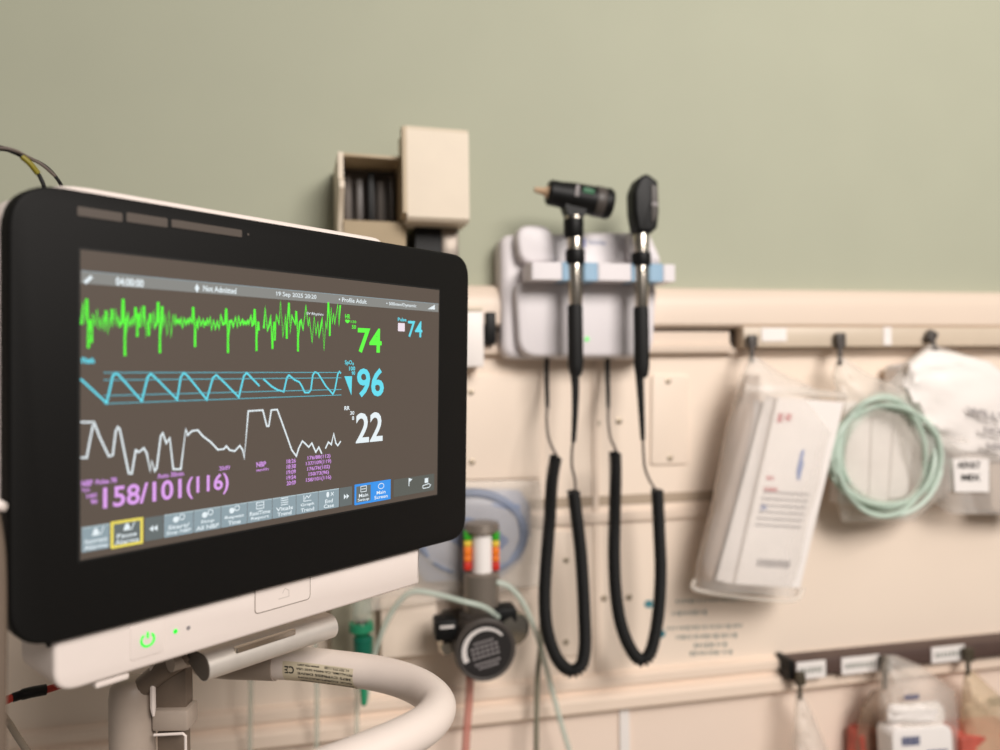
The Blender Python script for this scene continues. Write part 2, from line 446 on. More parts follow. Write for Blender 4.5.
sp1 = [(86.5, 299, 348), (123, 299, 356), (158, 302, 353), (193, 307, 347), (226, 308.5, 353), (254.5, 309, 351)]
sp2 = [(270.5, 316, 349), (296, 311, 351.5), (322, 318, 349.5)]
strace('ecg_trace', [ecg(80.8, 258, amp1, 1.55, base, sp1, rnd), ecg(263, 341, amp1, 2.0, base, sp2, rnd)], .00135, e_green, 'bright green heart waveform')
b = MB(); 
pl = [[(80, 379), (106, 403), (112, 376), (115, 373), (119, 376), (141, 401), (147, 377), (150, 373.8), (154, 377), (176.4, 399.5), (180, 377), (183, 372.8), (187, 376), (206, 399.5), (212, 378), (215.5, 375), (219, 378), (238, 397), (243, 376), (246, 372.8), (258.7, 386)],
      [(262.6, 379), (271, 386.5), (277, 390), (283, 391.5), (286, 378), (288, 375), (294, 380), (298.5, 382), (301, 386), (304, 392.5), (308, 392.5), (310, 390), (312, 375), (314, 372), (317, 373), (325, 386), (332, 394), (334, 390), (337, 374), (338.6, 371.6), (340, 373.5)]]
strace('oxygen_trace', pl, .0011, e_cyan, 'cyan sawtooth waveform')
strace('oxygen_scale_lines', [[(103, 372.6), (340.5, 372.4)], [(103, 380), (340.5, 377.8)], [(103, 395.6), (340.5, 389.4)], [(103, 403.6), (340.5, 394.9)]], .0005, e_cyan2)
rs = [[(80, 422), (94, 422)], [(80, 457.5), (86, 457.5), (92, 426), (94, 424), (99, 437), (108, 456), (112, 455), (115, 431), (117, 427), (119, 429), (128, 473), (131, 473.5), (135, 450), (138, 452), (143, 448), (146, 453), (149.5, 471), (151, 461), (154, 471), (156, 468), (160, 436), (162, 433), (165.5, 443), (169, 438), (172.5, 469), (180, 469), (185, 429), (187, 435), (191, 431), (197, 430), (202, 436), (210, 442), (217, 449.5), (223, 449), (225.5, 446), (229, 450), (234, 451), (239, 445.5), (242, 450), (243.5, 458.5), (247.5, 411), (262, 410), (266, 426), (268, 426), (270.5, 410), (276.5, 409.5), (285, 433), (291, 450), (295.5, 456), (298, 448), (301.5, 441), (304, 443), (308, 447), (311, 443), (315, 452), (318, 447), (321, 453.5)],
      [(324.6, 448.5), (327.6, 442), (330.5, 444.5), (333, 433.5), (335, 443), (337, 445.5), (340, 441)]]
strace('breathing_trace', rs, .0010, e_white, 'white breathing waveform')
def stext(mb, body, u0, v0, u1, v1, m, bold=.012, z=ZS):
    """text between the pixel of its lower left and its upper right"""
    um = (u0+u1)/2; p0 = (mxy(u0, v0)[0], mxy(um, v0)[1]); p1 = (mxy(u1, v1)[0], mxy(um, v1)[1])
    mb.text(body, Matrix.Translation((0, 0, z+.0001)), m, p0, p1, bold=bold)
def reading(name, items, label=None):
    b = MB()
    for it in items: stext(b, *it)
    return b
b = reading('', [('74', 356.8, 353, 381, 328.2, e_green, .02), ('HR', 344.3, 318.6, 349.3, 314.2, e_green, .02), ('\u2665130', 344.3, 323.6, 355.4, 319.8, e_green, .01), ('50', 351, 329, 355.2, 325, e_green, .02)])
mpart(b, 'heart_rate_reading', scr, 'large green 74')
b = reading('', [('74', 407, 337.4, 421.6, 321, e_cyan, .01), ('Pulse', 397, 321.3, 405.6, 317.8, e_cyan, .02)])
q0, q1 = mxy(397.2, 331.2), mxy(404, 323.3); b.prism(rpoly([q0, (q1[0], q0[1]), q1, (q0[0], q1[1])], .0005, 3), ZS, ZS+.0001, Matrix(), e_pink)
mpart(b, 'pulse_reading', scr, 'small cyan 74')
b = reading('', [('96', 356, 397, 383.2, 368, e_cyan, .022), ('SpO\u2082', 344, 365.6, 353, 360.3, e_cyan, .02), ('100', 348.3, 370.6, 354.3, 366.4, e_cyan, .02), ('90', 350.8, 375, 354.3, 371.2, e_cyan, .02)])
b.prism([mxy(343.6, 376.2), mxy(350.6, 395.2), mxy(351.2, 376.2)], ZS, ZS+.0001, Matrix(), e_cyan)
mpart(b, 'oxygen_reading', scr, 'large cyan 96')
b = reading('', [('22', 355, 442, 382, 412.4, e_white, .018), ('RR', 343.6, 410, 349, 406, e_white, .03), ('30', 349.3, 414.8, 353.5, 411, e_white, .02), ('8', 351.2, 420, 353.3, 416, e_white, .02)])
mpart(b, 'breathing_rate_reading', scr, 'large white 22')
# blood pressure line, letter by letter so that it follows the row in perspective
b = MB()
def row(u, k):                              # baseline / top of the slanted row at column u
    f = (u-102)/126; return lerp(508.6, 491.5, f) if k == 0 else lerp(486.5, 474.6, f)
for tx, u0, u1, e_ in (('158/101', 102.5, 181, 0), ('(116)', 186, 228, .0011)):
    um = (u0+u1)/2; b.text(tx, Matrix.Translation((0, 0, ZS)), e_violet, (mxy(u0, 480)[0], mxy(um, row(um, 0))[1]-e_), (mxy(u1, 480)[0], mxy(um, row(um, 1))[1]+e_), bold=.02)
for it in [('NBP', 80.8, 486, 92, 480, e_violet2, .03), ('Pulse 78', 95, 483.4, 116, 478.4, e_violet2, .03), ('Auto 30min', 156.5, 477, 183, 472.2, e_violet2, .02), ('20:09', 218.5, 470, 229, 465.8, e_violet2, .02), ('Sys.', 81.2, 492, 90, 487.8, e_violet2, .02), ('160', 86, 497.6, 96, 493, e_violet2, .03), ('90', 90, 503.8, 96.6, 499, e_violet2, .03)]: stext(b, *it)
mpart(b, 'blood_pressure_reading', scr, 'large violet 158/101 (116)')
b = MB()
stext(b, 'NBP', 255.6, 466.6, 265.2, 461.6, e_violet2, .03); stext(b, 'mmHg', 255.6, 471.6, 268, 468, e_violet2, .02)
for k, (tm, vl, a, e_) in enumerate([('18:26', '176/88(112)', 306.8, 329.6), ('18:38', '137/109(119)', 305.2, 330.3), ('19:09', '176/76(102)', 306.6, 329), ('19:54', '150/73(96)', 307.8, 328), ('20:09', '158/101(116)', 305.2, 330.3)]):
    stext(b, tm, 285.8, 463+k*5.45, 295, 458.8+k*5.45, e_violet2, .02)
    stext(b, vl, a, 459.6+k*5.4, e_, 454.9+k*5.4, e_violet2, .02)
mpart(b, 'pressure_history', scr, 'small violet list of times and pressures')
# status bar
b = MB()
ty = (mxy(84, 272)[1]+mxy(432, 302.8)[1])/2; by = (mxy(84, 285.4)[1]+mxy(432, 310.5)[1])/2
b.prism([(dl+.0002, by), (dr-.0008, by), (dr-.0008, ty), (dl+.0002, ty)], .0006, ZS, Matrix(), e_bar)
b.ribbon([(dl+.0002, ty), (dr-.0008, ty)], .0004, e_key, ZS+.00005)
stext(b, '04:00:00', 115, 286.5, 143, 278.3, e_white, .03)
b.ribbon([mxy(84, 283), mxy(91, 276.5)], .0018, e_white, ZS+.0001)
b.prism([mxy(194, 288), mxy(196.3, 292.6), mxy(198.6, 288.4), mxy(196.3, 283.8)], ZS, ZS+.0001, Matrix(), e_white)
stext(b, 'Not Admitted', 202.4, 292.6, 235.6, 286.8, e_white, .02)
stext(b, '19 Sep 2025 20:20', 275.6, 298.6, 315.6, 293.2, e_white, .01)
stext(b, '\u2022 Profile Adult', 338, 302.8, 365.8, 298.4, e_white, .01)
stext(b, '\u2022 500mm/Dynamic', 385.5, 307.2, 415.6, 303, e_white, .01)
b.prism([mxy(427, 309), mxy(434, 309.6), mxy(434, 304.8)], ZS, ZS+.0001, Matrix(), e_white)
mpart(b, 'status_bar', scr, 'pale grey strip with the date and profile')
b = MB(); stext(b, 'Pleth', 80.8, 363.5, 94, 357.5, e_cyan, .03); mpart(b, 'pleth_caption', scr)
b = MB(); stext(b, 'SV Rhythm', 305.5, 316, 322.5, 312.6, e_white, .01); mpart(b, 'rhythm_caption', scr)
# touch keys
kt = (mxy(82, 526)[1]+mxy(431, 474.8)[1])/2; kb = (mxy(82, 553)[1]+mxy(431, 490)[1])/2
def kx(u): return mxy(u, 500)[0]
def key(u0, u1, m, lines, icon=None, frame=None, gap=.0003, label=None, lm=e_white):
    x0, x1 = kx(u0)+gap, kx(u1)-gap; b = MB()
    b.prism(rpoly([(x0, kb), (x1, kb), (x1, kt), (x0, kt)], .0006, 3), .0006, ZS, Matrix(), m)
    hh = kt-kb; w = x1-x0; cx = (x0+x1)/2
    if m is e_key: b.ribbon([(x0, kt-.0002), (x1, kt-.0002)], .0005, e_keytop, ZS+.00005)
    for i, ln in enumerate(lines):
        y0 = kb + hh*(.30 - .25*i) + hh*.02
        ww = min(w*.84, len(ln)*.0021)
        b.text(ln, Matrix.Translation((0, 0, ZS+.0001)), lm, (cx-ww/2, y0), (cx+ww/2, y0+hh*.19), bold=.015)
    yi = kb+hh*.76; r = hh*.15; z = ZS+.0001
    if icon == 'page': b.ribbon([(cx-r*1.3, yi-r), (cx-r*1.3, yi+r), (cx+r*1.3, yi+r), (cx+r*1.3, yi-r), (cx-r*1.3, yi-r)], .0005, lm, z); b.ribbon([(cx-r, yi), (cx+r, yi)], .0005, lm, z)
    elif icon == 'list':
        for q in (-1, -.3, .4, 1.1): b.ribbon([(cx-r*1.4, yi+q*r), (cx+r*1.4, yi+q*r)], .0005, lm, z)
    elif icon == 'graph': b.ribbon([(cx-r*1.5, yi+r), (cx-r*1.5, yi-r), (cx+r*1.5, yi-r)], .0005, lm, z); b.ribbon([(cx-r*1.2, yi-.4*r), (cx-r*.3, yi+.7*r), (cx+.4*r, yi), (cx+1.4*r, yi+r)], .0005, lm, z)
    elif icon == 'ring': b.ribbon([(cx+math.cos(a*PI/6)*r*1.4, yi+math.sin(a*PI/6)*r) for a in range(13)], .0005, lm, z)
    elif icon == 'person': b.prism([(cx-r*.5+math.cos(a*PI/5)*r*.6, yi+math.sin(a*PI/5)*r) for a in range(10)], z-.0001, z, Matrix(), lm); b.ribbon([(cx+r*.8, yi-r*.6), (cx+r*2, yi+r*.6)], .0005, lm, z); b.ribbon([(cx+r*.8, yi+r*.6), (cx+r*2, yi-r*.6)], .0005, lm, z)
    elif icon == 'cuff': b.prism([(cx-r*.9+math.cos(a*PI/5)*r*.9, yi-.2*r+math.sin(a*PI/5)*r*.9) for a in range(10)], z-.0001, z, Matrix(), lm); b.ribbon([(cx+r*.9+math.cos(a*PI/5)*r*.8, yi+.3*r+math.sin(a*PI/5)*r*.8) for a in range(11)], .0005, lm, z)
    elif icon == 'bell': b.prism([(cx-r, yi-r), (cx+r, yi-r), (cx+r*.5, yi+r*.6), (cx, yi+r), (cx-r*.5, yi+r*.6)], z-.0001, z, Matrix(), lm); b.ribbon([(cx+r*1.2, yi-r), (cx+r*2, yi+r)], .0005, lm, z)
    elif icon in ('back', 'next'):
        d = -1 if icon == 'back' else 1; ym = (kt+kb)/2
        for q in (-.8, .4): b.prism([(cx+d*(q*r-r*.1), ym-r*.9), (cx+d*(q*r+r), ym), (cx+d*(q*r-r*.1), ym+r*.9)][::d], z-.0001, z, Matrix(), lm)
    if frame:
        b.ribbon([(x0, kb), (x1, kb), (x1, kt), (x0, kt), (x0, kb), (x1, kb)][:5], .0016, frame, z)
        for c in ((x0, kb), (x1, kb), (x1, kt), (x0, kt)): b.prism([(c[0]+math.cos(a*PI/4)*.0008, c[1]+math.sin(a*PI/4)*.0008) for a in range(8)], z-.0001, z, Matrix(), frame)
    mpart(b, 'touch_key', scr, label)
key(80.6, 109.5, e_key, ['Automatic', 'Alarms'], 'bell', label='pale key at the left end of the row')
key(110.8, 141.6, e_keyd, ['Pause', 'Alarms'], 'bell', frame=e_yel, label='key with a yellow frame')
key(144, 163.2, e_keyd, [], 'back', label='dark key with a double arrow to the left')
for u0, u1, ln, ic in [(163.2, 193, ['Start/', 'Stop NBP'], 'cuff'), (193, 220.5, ['Stop', 'All NBP'], 'cuff'), (220.5, 246.7, ['Repeat', 'Time'], 'cuff'), (246.7, 271.7, ['RealTime', 'Report'], 'page'), (271.7, 295.5, ['Vitals', 'Trend'], 'list'), (295.5, 317.6, ['Graph', 'Trend'], 'graph'), (317.6, 338.4, ['End', 'Case'], 'person')]:
    key(u0, u1, e_key, ln, ic, gap=.0002, label='pale key reading %s' % ' '.join(ln))
key(338.6, 351.6, e_keyd, [], 'next', label='dark key with a double arrow to the right')
key(354.2, 371, e_keyd, ['Main', 'Setup'], 'page', frame=e_blue, label='grey key with a blue frame')
key(371, 389.2, e_blue, ['Main', 'Screen'], 'ring', frame=e_blue, label='solid blue key')
key(392.6, 433.5, em('lit_key_faint', (88, 90, 84)), [], None, label='dim wide key at the right end of the row')
b = MB(); c = mxy(408, 482); r = .003
b.ribbon([(c[0], c[1]-r), (c[0], c[1]+r)], .0008, e_white, ZS+.0003); b.prism([(c[0], c[1]+r), (c[0], c[1]), (c[0]+r*1.2, c[1]+r*.6)], ZS+.0002, ZS+.0003, Matrix(), e_white)
c = mxy(425.5, 483); b.ribbon([(c[0]-r*1.3, c[1]-r*1.1), (c[0]-r*1.3, c[1]-r*.5), (c[0]+r*.8, c[1]-r*.2), (c[0]+r*1.5, c[1]-r*.6), (c[0]+r*.9, c[1]-r*1.2), (c[0]-r*1.3, c[1]-r*1.2)], .0006, e_white, ZS+.0003)
b.prism([(c[0]-r*.6, c[1]+r*.1), (c[0]+r*.6, c[1]+r*.1), (c[0]+r*.6, c[1]+r*1.3), (c[0]-r*.6, c[1]+r*1.3)], ZS+.0002, ZS+.0003, Matrix(), e_white)
mpart(b, 'status_icons', scr)
# alarm lamp windows
for uu in [((77.4, 207.5), (77.4, 216), (122.5, 221.5), (122.5, 211.7)), ((126.6, 213), (126.6, 222.4), (167.6, 226.8), (167.6, 217.6)), ((171.6, 219.4), (171.6, 227.4), (242, 237), (242, 229.8))]:
    P = [mxy(*q, .0003) for q in uu]; x0 = P[0][0]; x1 = P[2][0]; y1 = (P[0][1]+P[3][1])/2; y0 = (P[1][1]+P[2][1])/2
    b = MB(); b.prism(rpoly([(x0, y0), (x1, y0), (x1, y1), (x0, y1)], .0008, 3), .0, .0003, Matrix(), lampbar); mpart(b, 'alarm_lamp', mon, 'unlit grey lamp window')
p = ML(248, 234.4); b = MB(); b.lathe([(.0007, 0), (.0007, .0003)], Matrix.Translation((p.x, p.y, 0)), lampbar, 12); mpart(b, 'light_sensor', mon)
# housing
hl = L-.001; hr = mxy(376, 240, -.014)[0]+.01; ht = (mxy(110, 187, -.02)[1]+mxy(330, 228.5, -.02)[1])/2-.0012
b = MB()
b.prism(rpoly([(hl, B+.012), (hr, B+.012), (hr, ht-.001), (hl, ht-.001)], [.03, .01, .012, .045], 10), -.058, -.0122, Matrix(), housing_m, bev=.006)
mpart(b, 'housing', mon)
# lower tray: front face a little behind the bezel
zt_ = -.006
tl = mxy(54, 668, zt_)[0]; tr = mxy(420, 575, zt_)[0]
tb = (mxy(120, 670, zt_)[1] + mxy(400, 594.5, zt_)[1])/2
b = MB()
b.prism(rpoly([(tl, tb), (tr, tb), (tr, B+.006), (tl, B+.006)], [.012, .003, .003, .006], 8), -.052, zt_-.0062, Matrix(), housing_m)
b.prism(rpoly([(tl, tb), (tr, tb), (tr, B-.0006), (tl, B-.0006)], [.012, .003, .001, .004], 8), zt_-.0063, zt_, Matrix(), housing_m, bev=.0025)
tray = mpart(b, 'control_strip', mon, 'white strip below the bezel with button and latch door')
# power button
c = ML(147.3, 639.5, zt_)
b = MB(); w = .0096
b.prism(rpoly([(c.x-w, c.y-w), (c.x+w, c.y-w), (c.x+w, c.y+w), (c.x-w, c.y+w)], .002, 5), zt_-.0003, zt_+.0004, Matrix.Identity(4), housing_m, bev=.0004)
pb = mpart(b, 'power_button', tray)
b = MB(); r = .0036
b.ribbon([(c.x+math.sin(a)*r, c.y+math.cos(a)*r) for a in [math.radians(35+k*(290/18)) for k in range(19)]], .0013, e_pled, zt_+.0006)
b.ribbon([(c.x, c.y+.0008), (c.x, c.y+r*1.25)], .0013, e_pled, zt_+.0006)
mpart(b, 'power_symbol', pb, 'glowing green power symbol') if False else mpart(b, 'power_symbol', tray, 'glowing green power symbol')
for (u, v, m, rr, lb) in [(175.3, 631.3, e_pled, .0013, 'lit green indicator dot'), (188.3, 627.8, greyink, .0012, 'unlit grey indicator dot')]:
    c = ML(u, v, zt_); b = MB(); b.lathe([(rr, 0), (rr, .0004)], Matrix.Translation((c.x, c.y, zt_)), m, 14); mpart(b, 'indicator_lamp', tray, lb)
x0, x1 = mxy(254.8, 600, zt_)[0], mxy(310, 590, zt_)[0]; y1 = B-.001; y0 = (mxy(262, 613.5, zt_)[1]+mxy(303, 599.5, zt_)[1])/2
b = MB(); o_ = rpoly([(x0, y0), (x1, y0), (x1, y1), (x0, y1)], [.003, .003, 0, 0], 5)
b.ribbon(o_[-1:]+o_[:-1], .0004, line_m, zt_+.0002)
b.prism(inset(o_, .0004), zt_-.0002, zt_+.0003, Matrix(), housing_m)
cx, cy = (x0+x1)/2, (y0+y1)/2+.001
b.ribbon([(cx-.004, cy-.003), (cx+.004, cy-.003), (cx+.004, cy+.001), (cx+.001, cy+.003), (cx-.001, cy)], .0005, mat('embossed_mark', s(196, 186, 178), .5), zt_+.00045)
mpart(b, 'latch_door', tray)
# small foot under the strip
x0, x1 = mxy(96, 690, -.008)[0], mxy(130, 680, -.008)[0]
b = MB(); b.box((x1-x0, .0042, .02), Matrix.Translation(((x0+x1)/2, tb-.0022, -.0185)), housing_m, .0012); mpart(b, 'foot_pad', tray)
b = MB(); b.box((.002, .006, .003), Matrix.Translation((L+.021, B-.002, -.011)), blk, .001); mpart(b, 'side_clip', mon)

# ================================================================= MONITOR STAND
st_base = D(132, 700, .50); st_base.z = 0.0
stand = thing('monitor_stand', 'cream and silver metal stand with looped tube handle carrying the monitor', 'stand', st_base)
# clamp bar, axis along the monitor
b = MB()
pa = ML(203, 667, -.030); pb_ = ML(331, 626, -.030)
yc = (pa.y+pb_.y)/2; R1 = .0085
prof = []
for k in range(0, 13):
    a = -PI*.62 + k/12*(PI*1.12); prof.append((math.cos(a)*R1, math.sin(a)*R1))
prof += [(-.006, R1*1.0), (-.026, R1*.95), (-.030, R1*.5)]
MX = Matrix(((0, 0, 1, 0), (0, 1, 0, yc), (1, 0, 0, -.030), (0, 0, 0, 1)))   # prism z -> monitor x, prism x -> monitor z
b.prism(prof, pa.x, pb_.x, MM @ MX, alu, smooth=True)
b2 = MB(); 
b2.prism(inset(prof, .0003), pa.x-.0006, pa.x-.0001, MM @ MX, alu_dark)
part(b, 'clamp_bar', stand, 'silver aluminium bar under the monitor'); part(b2, 'bar_end_cap', stand, 'dark end cap of the bar')
yb_ = ML(250, 648, -.012).y
b = MB(); x0, x1 = ML(240, 640, -.018).x, ML(300, 622, -.018).x
b.prism(rpoly([(x0, -.002), (x1, -.002), (x1, .002), (x0, .002)], .0015, 4), yc+R1-.003, yc+R1+.0002, MM @ Matrix.Translation((0, 0, -.024)) @ Matrix(((1, 0, 0, 0), (0, 0, 1, 0), (0, -1, 0, 0), (0, 0, 0, 1))), chrome)
part(b, 'release_lever', stand, 'flat bright lever in a dark slot')
b = MB(); q0 = ML(170, 672, -.055); q1 = ML(215, 664, -.055)
b.tube([MM @ Vector((q0.x, yc-.001, -.055)), MM @ Vector((q0.x+.0002, yc-.001, -.055)), MM @ Vector((q1.x+.02, yc-.001, -.055))], [.0062, .0062, .0062], taupe, 20)
part(b, 'hinge_pin', stand)
# pole
pc = D(132, 700, .50); r_ = .0142
top = D(134, 678, .50).z
def vpath(x, y, zs): return [Vector((x, y, z)) for z in zs]
b = MB(); b.tube(vpath(pc.x, pc.y, [.02, .6, 1.0, top-.012, top-.005, top-.001, top+.001]), [r_, r_, r_, r_, r_*.93, r_*.75, r_*.4], taupe, 32)
b.lathe([(.24, 0), (.24, .012), (.05, .03), (.03, .05)], Matrix.Translation((pc.x, pc.y, 0)), taupe, 32)
part(b, 'pole', stand, 'taupe grey vertical pole')
# mounting flanges beside the pole
def vbox(mb, u0, v0, u1, v1, dist, dep, m, bev=.0008):
    a = D(u0, v0, dist); c = D(u1, v1, dist); ctr = (a+c)/2
    ax = Vector((c.x-a.x, c.y-a.y, 0)); w = ax.length; ang = math.atan2(ax.y, ax.x)
    mb.box((w, dep, abs(a.z-c.z)), Matrix.Translation(ctr) @ Matrix.Rotation(ang, 4, 'Z') @ Matrix.Translation((0, dep/2, 0)), m, bev)
b = MB(); vbox(b, 154, 668, 186, 712, .50, .012, taupe_d); vbox(b, 151, 711, 188, 732, .495, .018, taupe, .002)
vbox(b, 157, 732, 184, 790, .505, .012, taupe_d)
part(b, 'tilt_bracket', stand, 'dark taupe bracket behind the pole')
b = MB()
pth = [D(154, 735, .492), D(183, 733.5, .492), D(185.5, 736, .492), D(186, 800, .492)]
b.tube(pth, .0009, housing_m, 8); pth = [D(152.5, 664, .492), D(153, 708, .492), D(153.5, 716, .492)]
b.tube(pth, [.0018, .0018, .0008], housing_m, 8)
part(b, 'bracket_flange', stand, 'pale bent edge of the bracket')
# cradle from bar to pole
b = MB(); p0 = MM @ Vector((pa.x+.004, yc+.004, -.05)); p1 = Vector((pc.x, pc.y, top-.012))
b.tube(smooth([p0, (p0+p1)/2+Vector((0, 0, .002)), p1], 5), .007, taupe_d, 14)
part(b, 'support_neck', stand)
# handle loop, horizontal
ZH = CAM.z - .22
hp = [H(u, v, ZH) for u, v in [(200, 658), (228, 661), (262, 662), (300, 663.5), (340, 668), (378, 673.5), (408, 682), (428, 693), (437.5, 707), (427, 723.5), (400, 739.5), (360, 756.5), (310, 776), (240, 800)]]
b = MB(); b.tube(smooth(hp, 8), .0124, tube_m, 32); hnd = part(b, 'handle', stand, 'cream powder coated tube handle bent into a loop')
b = MB(); hm = [H(u, v, ZH) for u, v in [(204, 658), (228, 661), (258, 662), (277, 662.7)]]
b.tube(smooth(hm, 4), .0133, taupe, 32)
part(b, 'handle_socket', stand, 'taupe sleeve at the root of the handle')
# maker's label wrapped on the handle, upside down
pA = H(289, 663, ZH); pB = H(363, 670, ZH); ax = (pB-pA); ln = ax.length; ax.normalize(); sd = Vector((0, 0, 1)); out = ax.cross(sd).normalized()
if out.dot(CAM-pA) < 0: out = -out
mid = (pA+pB)/2
axc = [H(u, v, ZH) for u, v in [(262, 662), (300, 663.5), (340, 668), (378, 673.5)]]; axs = smooth(axc, 30)
def on_tube(sx, ang, rad):                 # sx 0..1 along pA..pB ; ang 0 = facing the camera, negative is downwards
    tgt = pA.lerp(pB, sx); k = min(range(len(axs)), key=lambda i: (axs[i]-tgt).length); base_ = axs[k]
    if 0 < k < len(axs)-1:
        tdir = (axs[k+1]-axs[k-1]).normalized(); base_ = base_ + tdir*((tgt-base_).dot(tdir))
    else: tdir = ax
    o_ = tdir.cross(Vector((0, 0, 1))).normalized(); o_ = o_ if o_.dot(CAM-base_) > 0 else -o_
    return base_ + (o_*math.cos(ang) + Vector((0, 0, 1))*math.sin(ang))*rad
b = MB(); n1, n2 = 16, 12
a0, a1 = math.radians(27), math.radians(-80)
grid = [[on_tube(i/n1, lerp(a0, a1, j/n2), .01248) for i in range(n1+1)] for j in range(n2+1)]
b.sheet(grid, label_m)
def curved_text(mb, body, s0, s1, g0, g1, m, bold=.02):
    t = MB(); t.text(body, Matrix(), m, (0, 0), (1, 1), bold=bold)
    i = mb.mi(m); vm = {}
    for v in t.bm.verts:
        sx = lerp(s1, s0, v.co.x); an = math.radians(lerp(g1, g0, v.co.y))      # rotated by 180 degrees
        vm[v] = mb.bm.verts.new(on_tube(sx, an, .01262))
    for f in t.bm.faces:
        g = mb.bm.faces.new([vm[v] for v in f.verts]); g.material_index = i
    t.bm.free()
# rows: upside down text, so it is read from the bottom row up
for body, s0, s1, ga in [('www.gcx.com', .22, .53, 20), ('+1.707.773.1100', .60, .95, 19), ('PETALUMA, CA 94954 5635 USA', .20, 1.0, 6), ('3875 CYPRESS DRIVE', .22, .98, -10), ('GCX CORPORATION', .22, .98, -27), ('MANUFACTURER', .22, .98, -44)]:
    curved_text(b, body, s0, s1, ga-4.5, ga+4.5, ink)
curved_text(b, 'CE', .03, .17, -14, 12, ink)
part(b, 'maker_label', hnd, 'cream label with upside down black print and a CE mark')

# ================================================================= CABLES NEAR THE MONITOR
b = MB(); b.tube(smooth([D(-40, 146, .47), D(0, 147, .47), D(22, 155, .47), D(45, 166, .475), (D(58, 180, .48)), D(62.5, 190, .485), D(63, 205, .49)], 8), .0011, blkrub, 8)
single(b, 'monitor_cable', 'thin black cable arching highest into the top of the monitor', 'cable', D(62, 200, .49), 'cables behind the monitor')
pth = smooth([D(-40, 150, .45), D(0, 149, .45), D(14, 152.5, .45), D(24, 158, .452), D(34, 168, .455), D(40, 177, .458), D(44, 187, .46), D(45, 200, .465)], 8)
b = MB(); b.tube(pth, .0012, blkrub, 8); t = thing('monitor_cable', 'black cable with a yellow sleeve bending down behind the monitor corner', 'cable', D(44, 187, .46), 'cables behind the monitor')
part(b, 'cable_sheath', t)
b = MB(); b.tube(smooth([D(22, 156.6, .451), D(30, 163.6, .4535), D(38, 173.5, .457)], 6), .0017, yel, 10); part(b, 'sleeve', t, 'yellow sleeve')
b = MB(); b.tube(smooth([D(-40, 152, .44), D(-5, 148, .44), D(12, 149.5, .444), D(27, 156.5, .455), D(42, 164.8, .463), D(55, 176, .472)], 8), .0010, cordm, 8)
single(b, 'monitor_cable', 'thin grey cable lying between the two black cables at the monitor corner', 'cable', D(12, 150, .44), 'cables behind the monitor')
# red and black cable bottom left
t = thing('sensor_cable', 'red cable with a black connector entering under the left end of the monitor', 'cable', D(35, 693, .5))
b = MB(); b.tube(smooth([D(-30, 716, .48), D(0, 703, .485), D(14, 697, .49)], 6), .0026, redm, 12); b.tube(smooth([D(44, 690.5, .50), D(58, 686, .505), D(72, 680, .51), D(90, 672, .53)], 6), .0024, redm, 12); part(b, 'red_sheath', t, 'dull red sheath')
b = MB(); b.tube(smooth([D(13, 697.5, .49), D(28, 693, .493), D(46, 689.5, .50)], 6), [.0030]*4+[.0036]*9, blk, 14); part(b, 'connector', t, 'black connector sleeve')
b = MB(); b.tube(smooth([D(-20, 690, .55), D(5, 718, .56), D(17, 736, .565), D(32, 760, .57), D(50, 800, .58)], 6), .0024, mat('dull_white_hose', s(150, 138, 124), .5), 12)
single(b, 'pale_lead', 'dull white lead hanging down at the lower left corner', 'cable', D(17, 736, .565))
# hose at the left edge
t = thing('air_hose', 'thick taupe hose with pale collar hanging at the left frame edge', 'hose', D(-3, 510, .36))
b = MB(); b.tube(smooth([D(-10, 512, .36), D(-4, 560, .36), D(-3, 640, .36), D(-3.5, 720, .36), D(-4, 800, .36)], 8), .0042, taupe_d, 18); part(b, 'tube', t)
b = MB(); b.tube([D(-30, 503, .36), D(-6, 505, .36), D(-1, 506, .36), D(5, 507, .36)], [.0035, .0035, .003, .002], housing_m, 14); part(b, 'collar', t, 'pale collar')

# ================================================================= BEIGE HOLDER above the monitor
hold = thing('equipment_holder', 'beige wall holder with open dark compartment and tall closed cover', 'holder', W(415, 250, .02))
MXP = Matrix(((0, 0, 1, 0), (-1, 0, 0, 0), (0, 1, 0, 0), (0, 0, 0, 1)))      # prism (out, z) extruded along world x
off = .075
x0 = W(339, 200, off).x; xm = W(402, 200, off).x
zT = W(343, 155, off).z; zM = W(343, 193, off).z; zB = W(350, 232, off).z-.006
side = [(0.0, zT), (off+.006, zT), (off+.006, zT-.03), (off+.020, zM+.008), (off+.021, zM), (off+.008, zM-.014), (off-.004, zB+.02), (off-.008, zB-.012), (0, zB-.012)]
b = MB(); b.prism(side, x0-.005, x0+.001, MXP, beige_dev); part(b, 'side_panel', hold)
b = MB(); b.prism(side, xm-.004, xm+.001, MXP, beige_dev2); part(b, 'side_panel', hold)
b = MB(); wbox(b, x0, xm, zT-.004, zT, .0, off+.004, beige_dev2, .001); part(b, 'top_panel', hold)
b = MB(); wbox(b, x0+.001, xm-.004, zB+.010, zT-.004, .004, .02, cavity)
for k in range(5):
    xx = lerp(x0+.01, xm-.01, k/4); wbox(b, xx-.004, xx+.004, zB+.014, zT-.012-.006*(k % 2), .02, .03+.006*((k*7) % 3), [cavity, darkgrey, blk][k % 3], .001)
part(b, 'compartment', hold, 'dark ribbed interior')
b = MB(); b.prism([(0, zB-.012), (off-.006, zB-.012), (off+.000, zB+.018), (off-.004, zB+.020), (.0, zB+.012)], x0+.001, xm-.0045, MXP, beige_dev2); part(b, 'lower_tray', hold)
